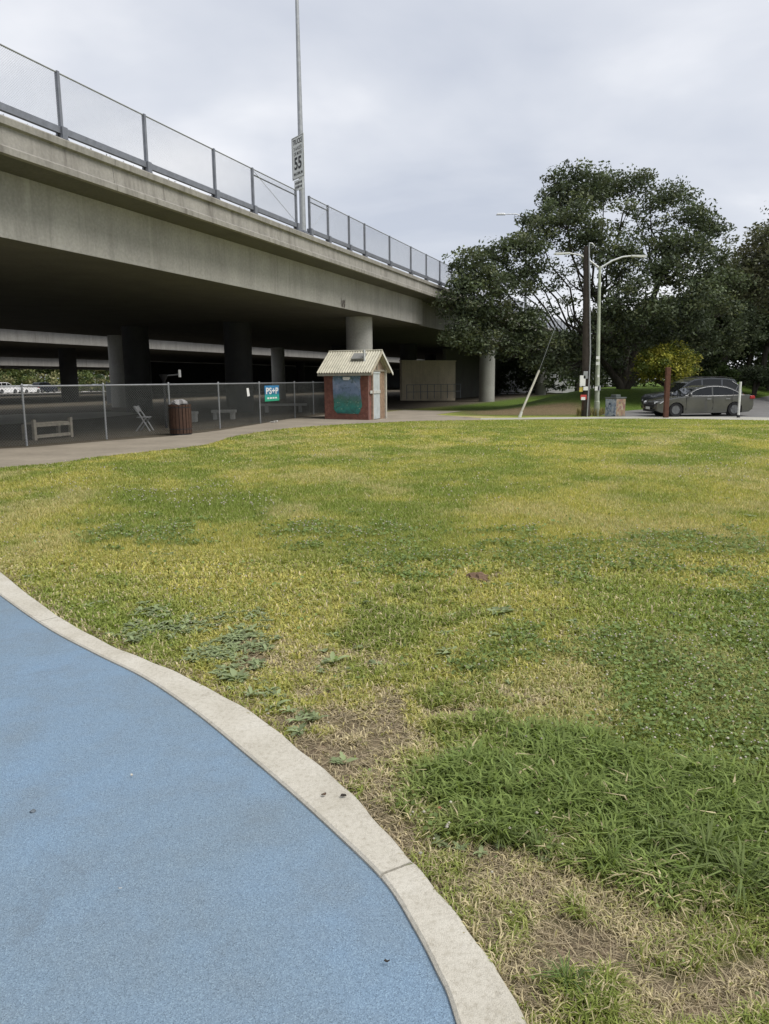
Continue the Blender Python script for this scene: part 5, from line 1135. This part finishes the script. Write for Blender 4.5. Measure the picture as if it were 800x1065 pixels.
# ------------------------------------------------------------------ turf: blades, clover, flowers, weeds
def scatter(n, y0, y1, power, rng):
    u_ = rng.random(n); a = 1 - power + 1                                   # density ~ y^-power times the width of view ~ y
    y = (y0 ** a + u_ * (y1 ** a - y0 ** a)) ** (1 / a) if abs(a) > 1e-6 else y0 * (y1 / y0) ** u_
    x = -(0.60 * y + .7) + rng.random(n) * (1.2 * y + 2.7)
    ok = ~in_poly(x, y, path_poly) & ~in_poly(x, y, blue_poly) & ~in_poly(x, y, curb_poly) & ~in_poly(x, y, road_poly) & ~in_poly(x, y, walk_poly)
    ok &= (bridge_v(x, y) < 0.1) | (y < 15)
    return x[ok], y[ok]
def blades(name, label, n, y0, y1, power, seed, k_w, simple):
    rng = np.random.default_rng(seed); x, y = scatter(n, y0, y1, power, rng)
    c, (lush, small, clover, dry, bare, worn, kd) = lawn_color(x, y)
    tuft = fbm(x * 9, y * 9, 33, 3)
    keep = rng.random(len(x)) < np.clip(1 - 0.95 * bare - 0.62 * dry - 0.5 * worn + 0.3 * lush, 0.03, 1) * (0.55 + 0.9 * ss(.35, .65, tuft))
    keep &= (y < 34.6) | (x < 2)
    x, y, c = x[keep], y[keep], c[keep]; lush, small, clover, dry, worn, tuft = (q[keep] for q in (lush, small, clover, dry, worn, tuft)); m = len(x)
    L = (0.030 + 0.022 * rng.random(m)) * (0.75 + 0.5 * tuft)
    L = L * (1 - 0.30 * dry) * (1 + 1.5 * lush * rng.uniform(.5, 1.2, m)) * (1 + .5 * small) * (1 + .25 * clover)
    if simple: L *= 1.1
    Wd = k_w * (0.0020 + 0.0016 * rng.random(m)) * np.clip(y / 2.5, 0.8, 40) ** 0.9 * (1 + .75 * lush)
    lean = 0.35 + 0.75 * rng.random(m) + 0.7 * dry * rng.random(m)
    az = rng.uniform(0, 2 * math.pi, m); d = np.stack([np.cos(az), np.sin(az), np.zeros(m)], 1); tw = az + math.pi / 2 + rng.normal(0, .5, m)
    w = np.stack([np.cos(tw), np.sin(tw), np.zeros(m)], 1) * Wd[:, None]
    b0 = np.stack([x, y, ground(x, y) - 0.002], 1); up_ = np.array([0, 0, 1.0])
    # each blade its own tint: fresh, yellowing or straw
    q = rng.random(m); straw = q < np.clip((0.08 if simple else .13) + 0.62 * dry + .25 * worn - 0.12 * lush - .1 * clover, 0.02, .9)
    vr = .18 if simple else .30; cc = c * rng.uniform(1 - vr, 1 + vr, (m, 1)); cc = cc * 0.45 + 0.55 * np.where((rng.random(m) < .5 + .4 * lush)[:, None], np.array([0.185, 0.235, 0.060]) * rng.uniform(.7, 1.35, (m, 1)), cc)
    sc = np.array([0.50, 0.43, 0.265]) * rng.uniform(.6, 1.25, (m, 1)); cc = np.where(straw[:, None], sc, cc) * 1.18
    if simple:
        tip = b0 + d * (L * lean * .8)[:, None] + up_ * (L * (1.05 - .3 * lean))[:, None]
        V_ = np.stack([b0 - w, b0 + w, tip], 1).reshape(-1, 3); T = np.arange(3 * m).reshape(-1, 3); C_ = np.repeat(cc, 3, 0)
    else:
        mid = b0 + d * (L * lean * .40)[:, None] + up_ * (L * .62)[:, None]; tip = b0 + d * (L * lean * 1.05)[:, None] + up_ * (L * np.clip(1.0 - .42 * lean, .12, 1))[:, None]
        V_ = np.stack([b0 - w, b0 + w, mid - w * .85, mid + w * .85, tip], 1).reshape(-1, 3); k = np.arange(m)[:, None] * 5
        T = np.concatenate([k + [0, 1, 3], k + [0, 3, 2], k + [2, 3, 4]]); C_ = np.repeat(cc, 5, 0)
    o = link(name, arr_mesh(name, V_, T, 3, C_), GRASS); tag(o, label, 'grass', kind='stuff'); return m
blades('grass', 'mixed green and straw coloured grass blades of the near lawn', 540000, 1.0, 7.0, 2.05, 101, 0.92, False)
blades('grass', 'short yellow green turf across the middle of lawn', 620000, 6.5, 18.0, 2.1, 102, 0.72, True)
blades('grass', 'short fresh turf at the far side of lawn', 300000, 18.0, 36.0, 2.0, 103, 0.8, True)
# dead stems lying on the bare earth
def thatch():
    rng = np.random.default_rng(9); x, y = scatter(250000, 1.2, 7.0, 2.1, rng); lush, small, clover, dry, bare, worn, kd = lawn_masks(x, y)
    k = rng.random(len(x)) < np.clip(dry * .9 + worn * .5 + .04, 0, 1) * (1 - .75 * lush) * (1 - .55 * bare); x, y = x[k], y[k]; m = len(x)
    az = rng.uniform(0, 2 * math.pi, m); L = rng.uniform(.010, .035, m); d = np.stack([np.cos(az), np.sin(az), rng.uniform(-.1, .35, m)], 1) * L[:, None]
    w = np.stack([-np.sin(az), np.cos(az), np.zeros(m)], 1) * (0.0012 * np.clip(y / 2, .8, 3))[:, None]; c = np.stack([x, y, ground(x, y) + rng.uniform(.003, .016, m)], 1)
    V_ = np.stack([c - d - w, c - d + w, c + d + w * .6, c + d - w * .6], 1).reshape(-1, 3)
    cc = np.array([0.45, 0.375, 0.25]) * rng.uniform(.4, 1.3, (m, 1))
    o = link('thatch', arr_mesh('thatch', V_, np.arange(4 * m).reshape(-1, 4), 4, np.repeat(cc, 4, 0)), GRASS); tag(o, 'dead straw stems lying over the bare earth', 'straw', kind='stuff')
thatch()
# clover leaves and white flower heads
def clover_field():
    rng = np.random.default_rng(12); x, y = scatter(170000, 1.4, 9.0, 2.0, rng); lush, small, clover, dry, bare, worn, kd = lawn_masks(x, y)
    k = rng.random(len(x)) < np.clip(clover * .9 + .5 * lush * ss(.5, .6, fbm(x * 4, y * 4, 66)) + .02, 0, 1) * (1 - dry) * (1 - worn); x, y = x[k], y[k]; m = len(x)
    C = np.stack([x, y, ground(x, y) + rng.uniform(.018, .055, m)], 1)
    cc = np.array([0.175, 0.240, 0.080]) * rng.uniform(.7, 1.4, (m, 1)); V_, c4 = leaf_cards(C, np.clip(.0055 * y ** .55, .006, .03), rng, cc, 2.2, .9)
    o = link('clover', arr_mesh('clover', V_, np.arange(len(V_)).reshape(-1, 4), 4, c4), GRASS); tag(o, 'patches of small leaved clover among the grass', 'clover', kind='stuff')
    x, y = scatter(60000, 1.8, 30.0, 1.75, rng); lush, small, clover, dry, bare, worn, kd = lawn_masks(x, y)
    f_ = ss(.50, .66, fbm(x * .8, y * .6, 140)); k = rng.random(len(x)) < np.clip(.42 * clover + .13 * f_ * (1 - dry), 0, 1) * np.where(y < 4.2, .4, 1); x, y = x[k], y[k]; m = len(x)
    C = np.stack([x, y, ground(x, y) + rng.uniform(.045, .075, m)], 1); r_ = (rng.uniform(.0045, .0085, m) * np.clip(y / 6, 1, 2.2))[:, None]
    O = np.array([(1, 0, 0), (0, 1, 0), (-1, 0, 0), (0, -1, 0), (0, 0, .8), (0, 0, -.8)]); V_ = (C[:, None, :] + O[None] * r_[:, None, :]).reshape(-1, 3)
    Tt = np.array([(0, 1, 4), (1, 2, 4), (2, 3, 4), (3, 0, 4), (1, 0, 5), (2, 1, 5), (3, 2, 5), (0, 3, 5)]); T = (np.arange(m)[:, None, None] * 6 + Tt[None]).reshape(-1, 3)
    cc = np.repeat(np.array([0.62, 0.58, 0.50]) * rng.uniform(.65, 1.1, (m, 1)), 6, 0)
    o = link('clover_flowers', arr_mesh('clover_flowers', V_, T, 3, cc), GRASS); tag(o, 'tiny white clover flower heads sprinkled over the lawn', 'flowers', kind='stuff')
clover_field()
# broad leaved weeds
WEEDC = np.array([0.245, 0.295, 0.150])
def leaf_mesh(L, wd, bend, rng, lobed=True):
    n = 7; V_ = []; F_ = []
    for i in range(n + 1):
        t_ = i / n; hw = wd * math.sin(math.pi * min(1, .12 + .88 * t_) ** .8) * (1 + (.5 if lobed and i % 2 else -.35 if lobed else 0)) * (0.15 if i == n else 1)
        z_ = L * (bend * t_ * (1 - .75 * t_)) ; V_ += [(L * t_, -hw, z_ + .15 * hw), (L * t_, 0, z_ - .1 * hw), (L * t_, hw, z_ + .15 * hw)]
    for i in range(n): k = 3 * i; F_ += [(k, k + 3, k + 4, k + 1), (k + 1, k + 4, k + 5, k + 2)]
    return np.array(V_), F_
rngw = np.random.default_rng(17); LEAFM = []
for i in range(6):
    V_, F_ = leaf_mesh(1.0, rngw.uniform(.13, .21), rngw.uniform(.3, .8), rngw, i % 3 != 0)
    Fq = np.array(F_); c = WEEDC * rngw.uniform(.75, 1.35) + np.array([.02, .02, .02]) * rngw.random(); LEAFM.append((V_, Fq, c))
def rosette_arrays(pos, size, rng, n=None):
    VV = []; FF = []; CC = []; o_ = 0
    for k in range(n or rng.integers(6, 10)):
        V_, Fq, c = LEAFM[rng.integers(0, 6)]; a = rng.uniform(0, 2 * math.pi); s_ = size * rng.uniform(.6, 1.15); ca, sa = math.cos(a), math.sin(a)
        P = V_ * s_; P = np.stack([P[:, 0] * ca - P[:, 1] * sa, P[:, 0] * sa + P[:, 1] * ca, P[:, 2] * 1.2], 1) + pos + [0, 0, .018]
        VV.append(P); FF.append(Fq + o_); CC.append(np.repeat((c * rng.uniform(.75, 1.25))[None], len(P), 0)); o_ += len(P)
    return np.concatenate(VV), np.concatenate(FF), np.concatenate(CC)
def weed_patch():
    rng = np.random.default_rng(23); VV = []; FF = []; CC = []; o_ = 0
    def put(px, py, size):
        nonlocal o_
        p = gp(px, py); 
        if in_poly(np.array([p[0]]), np.array([p[1]]), curb_poly)[0] or in_poly(np.array([p[0]]), np.array([p[1]]), blue_poly)[0]: return
        V_, F_, c = rosette_arrays(p, size, rng); VV.append(V_); FF.append(F_ + o_); CC.append(c); o_ += len(V_)
    cl_ = [(rng.uniform(135, 285), rng.uniform(636, 694)) for _ in range(26)]
    for _ in range(300):
        cx_, cy_ = cl_[rng.integers(0, len(cl_))]; put(cx_ + rng.normal(0, 9), cy_ + rng.normal(0, 4) + .10 * (cx_ - 210), rng.uniform(.03, .065))
    for _ in range(20): k = rng.random(); put(230 + 100 * k + rng.normal(0, 10), 700 + 60 * k + rng.normal(0, 5), rng.uniform(.035, .07))
    for _ in range(60): put(rng.uniform(450, 760), rng.uniform(775, 900), rng.uniform(.025, .05))
    for _ in range(26): put(rng.uniform(330, 560), rng.uniform(655, 720), rng.uniform(.03, .06))
    for _ in range(40): put(rng.uniform(0, 800), rng.uniform(520, 680), rng.uniform(.04, .08))
    o = link('weed_patch', arr_mesh('weed_patch', np.concatenate(VV), np.concatenate(FF), 4, np.concatenate(CC)), GRASS)
    tag(o, 'broad leaved weeds spreading in the grass along kerb', 'weeds', kind='stuff')
weed_patch()
def weed_plant(label, px, py, size, n, seed):
    rng = np.random.default_rng(seed); p = gp(px, py); t = thing('weed_plant', label, 'plant', p)
    for k in range(n):
        V_, Fq, c = LEAFM[rng.integers(0, 6)]; me = arr_mesh('leaf', V_, Fq, 4, np.repeat((c * rng.uniform(.8, 1.3))[None], len(V_), 0))
        o = link('leaf', me, GRASS, t, local=True); o.location = (0, 0, .006); o.rotation_euler = (rng.normal(0, .15), rng.uniform(-.35, .05), rng.uniform(0, 2 * math.pi)); s_ = size * rng.uniform(.7, 1.15); o.scale = (s_, s_, s_)
weed_plant('pale leafy weed rosette beside a dry patch of lawn', 347, 691, .10, 10, 1)
weed_plant('leafy weed rosette hugging the kerb below dense weeds', 247, 708, .11, 11, 2)
weed_plant('small weed rosette against kerb next to bare earth', 285, 738, .085, 9, 3)
weed_plant('bright weed rosette at the edge of clover patch', 470, 682, .10, 10, 4)
weed_plant('lone dark green weed rosette in yellow turf', 372, 632, .10, 9, 5)
weed_plant('upright leafy weed in the turf above the green strip', 520, 640, .12, 12, 6)
weed_plant('weed rosette at the kerb beside brown straw', 358, 795, .06, 9, 7)
# coarse tufts of long grass
def grass_tuft(label, px, py, L, n, c, seed):
    rng = np.random.default_rng(seed); p = gp(px, py); me = tuft_mesh('grass_tuft', [(0, 0, 0)], L, L * .026, n, c, rng, 1.25)
    o = link('grass_tuft', me, GRASS); o.location = p; tag(o, label, 'grass tuft')
TG = (0.155, 0.200, 0.068)
grass_tuft('pale spiky grass tuft near the kerb joint', 478, 858, .10, 34, (0.25, 0.27, 0.12), 1)
grass_tuft('large spiky tuft of long grass at lush patch corner', 735, 905, .17, 70, TG, 2)
grass_tuft('long bladed grass tuft leaning over bare earth', 690, 890, .15, 55, TG, 3)
grass_tuft('dense coarse tuft at the lower rim of lush grass', 770, 930, .17, 70, TG, 4)
grass_tuft('coarse tuft in the green island on bare earth', 590, 1030, .09, 60, (0.13, 0.19, 0.06), 5)
grass_tuft('small green tuft beside the kerb in straw', 320, 745, .06, 40, (0.13, 0.17, 0.06), 6)
for px, py, sd__ in ((640, 905, 7), (560, 890, 8), (520, 880, 9), (610, 790, 10), (700, 850, 11)):
    grass_tuft('coarse green tuft standing in the lush grass patch', px, py, .12, 46, TG, sd__); bpy.data.objects[-1] if False else None
for o in bpy.data.objects:
    if o.get('label') == 'coarse green tuft standing in the lush grass patch': o['group'] = 'tufts in the lush patch'
# tall dry grass at the foot of the poles
cen = [tuple(gp(600 + 30 * RNG.random(), 433 - 2 * RNG.random())) for _ in range(50)]
o = link('dry_grass', tuft_mesh('dry_grass', cen, .45, .008, 14, (0.30, 0.25, 0.12), RNG, .35), GRASS); tag(o, 'tall dry grass stems around the foot of poles', 'grass', kind='stuff')
# mole hill and fallen bits
mp_ = gp(497, 603); o = lump('m', mp_ + [0, 0, .01], .085, None, 5, .55, 16, .35).build('earth_clod', plain('clod_earth', (0.13, 0.085, 0.055), 0.95)); tag(o, 'small brown earth clod lying in the lawn', 'clod')
def fleck(name, label, px, py, size, c, seed, dz=.016, cat='leaf'):
    rng = np.random.default_rng(seed); p = gp(px, py, dz); n = 7; P = []
    for k in range(n): w = 2 * math.pi * k / n; P.append((p[0] + size * math.cos(w) * rng.uniform(.6, 1.2), p[1] + .6 * size * math.sin(w) * rng.uniform(.6, 1.2), p[2] + rng.uniform(.002, .012)))
    mb = MB(); mb.prism(P, (0, 0, .003)); o = mb.build(name, plain('fleck_%s' % name + str(round(c[0] * 100)), c, .8)); tag(o, label, cat)
fleck('fallen_leaf', 'dark curled leaf lying on the concrete kerb', 357, 829, .014, (.03, .025, .02), 1, .032)
fleck('fallen_leaf', 'dark leaf bit on kerb edge by blue surface', 337, 828, .012, (.09, .06, .04), 2, .030)
fleck('fallen_leaf', 'reddish brown leaf fallen on straw beside the kerb', 456, 842, .016, (.28, .12, .07), 3, .02)
fleck('fallen_leaf', 'dark leaf fleck lying on the blue surface', 402, 1003, .008, (.03, .03, .03), 4)
fleck('paper_scrap', 'tiny white scrap on the blue play surface', 125, 926, .006, (.55, .55, .53), 5, cat='scrap')
fleck('paper_scrap', 'pale twig like scrap on blue surface near kerb', 137, 808, .006, (.5, .48, .42), 6, cat='scrap')
fleck('stain', 'small dark blot on the worn blue surface', 34, 846, .014, (.10, .12, .14), 7, .006, cat='stain')
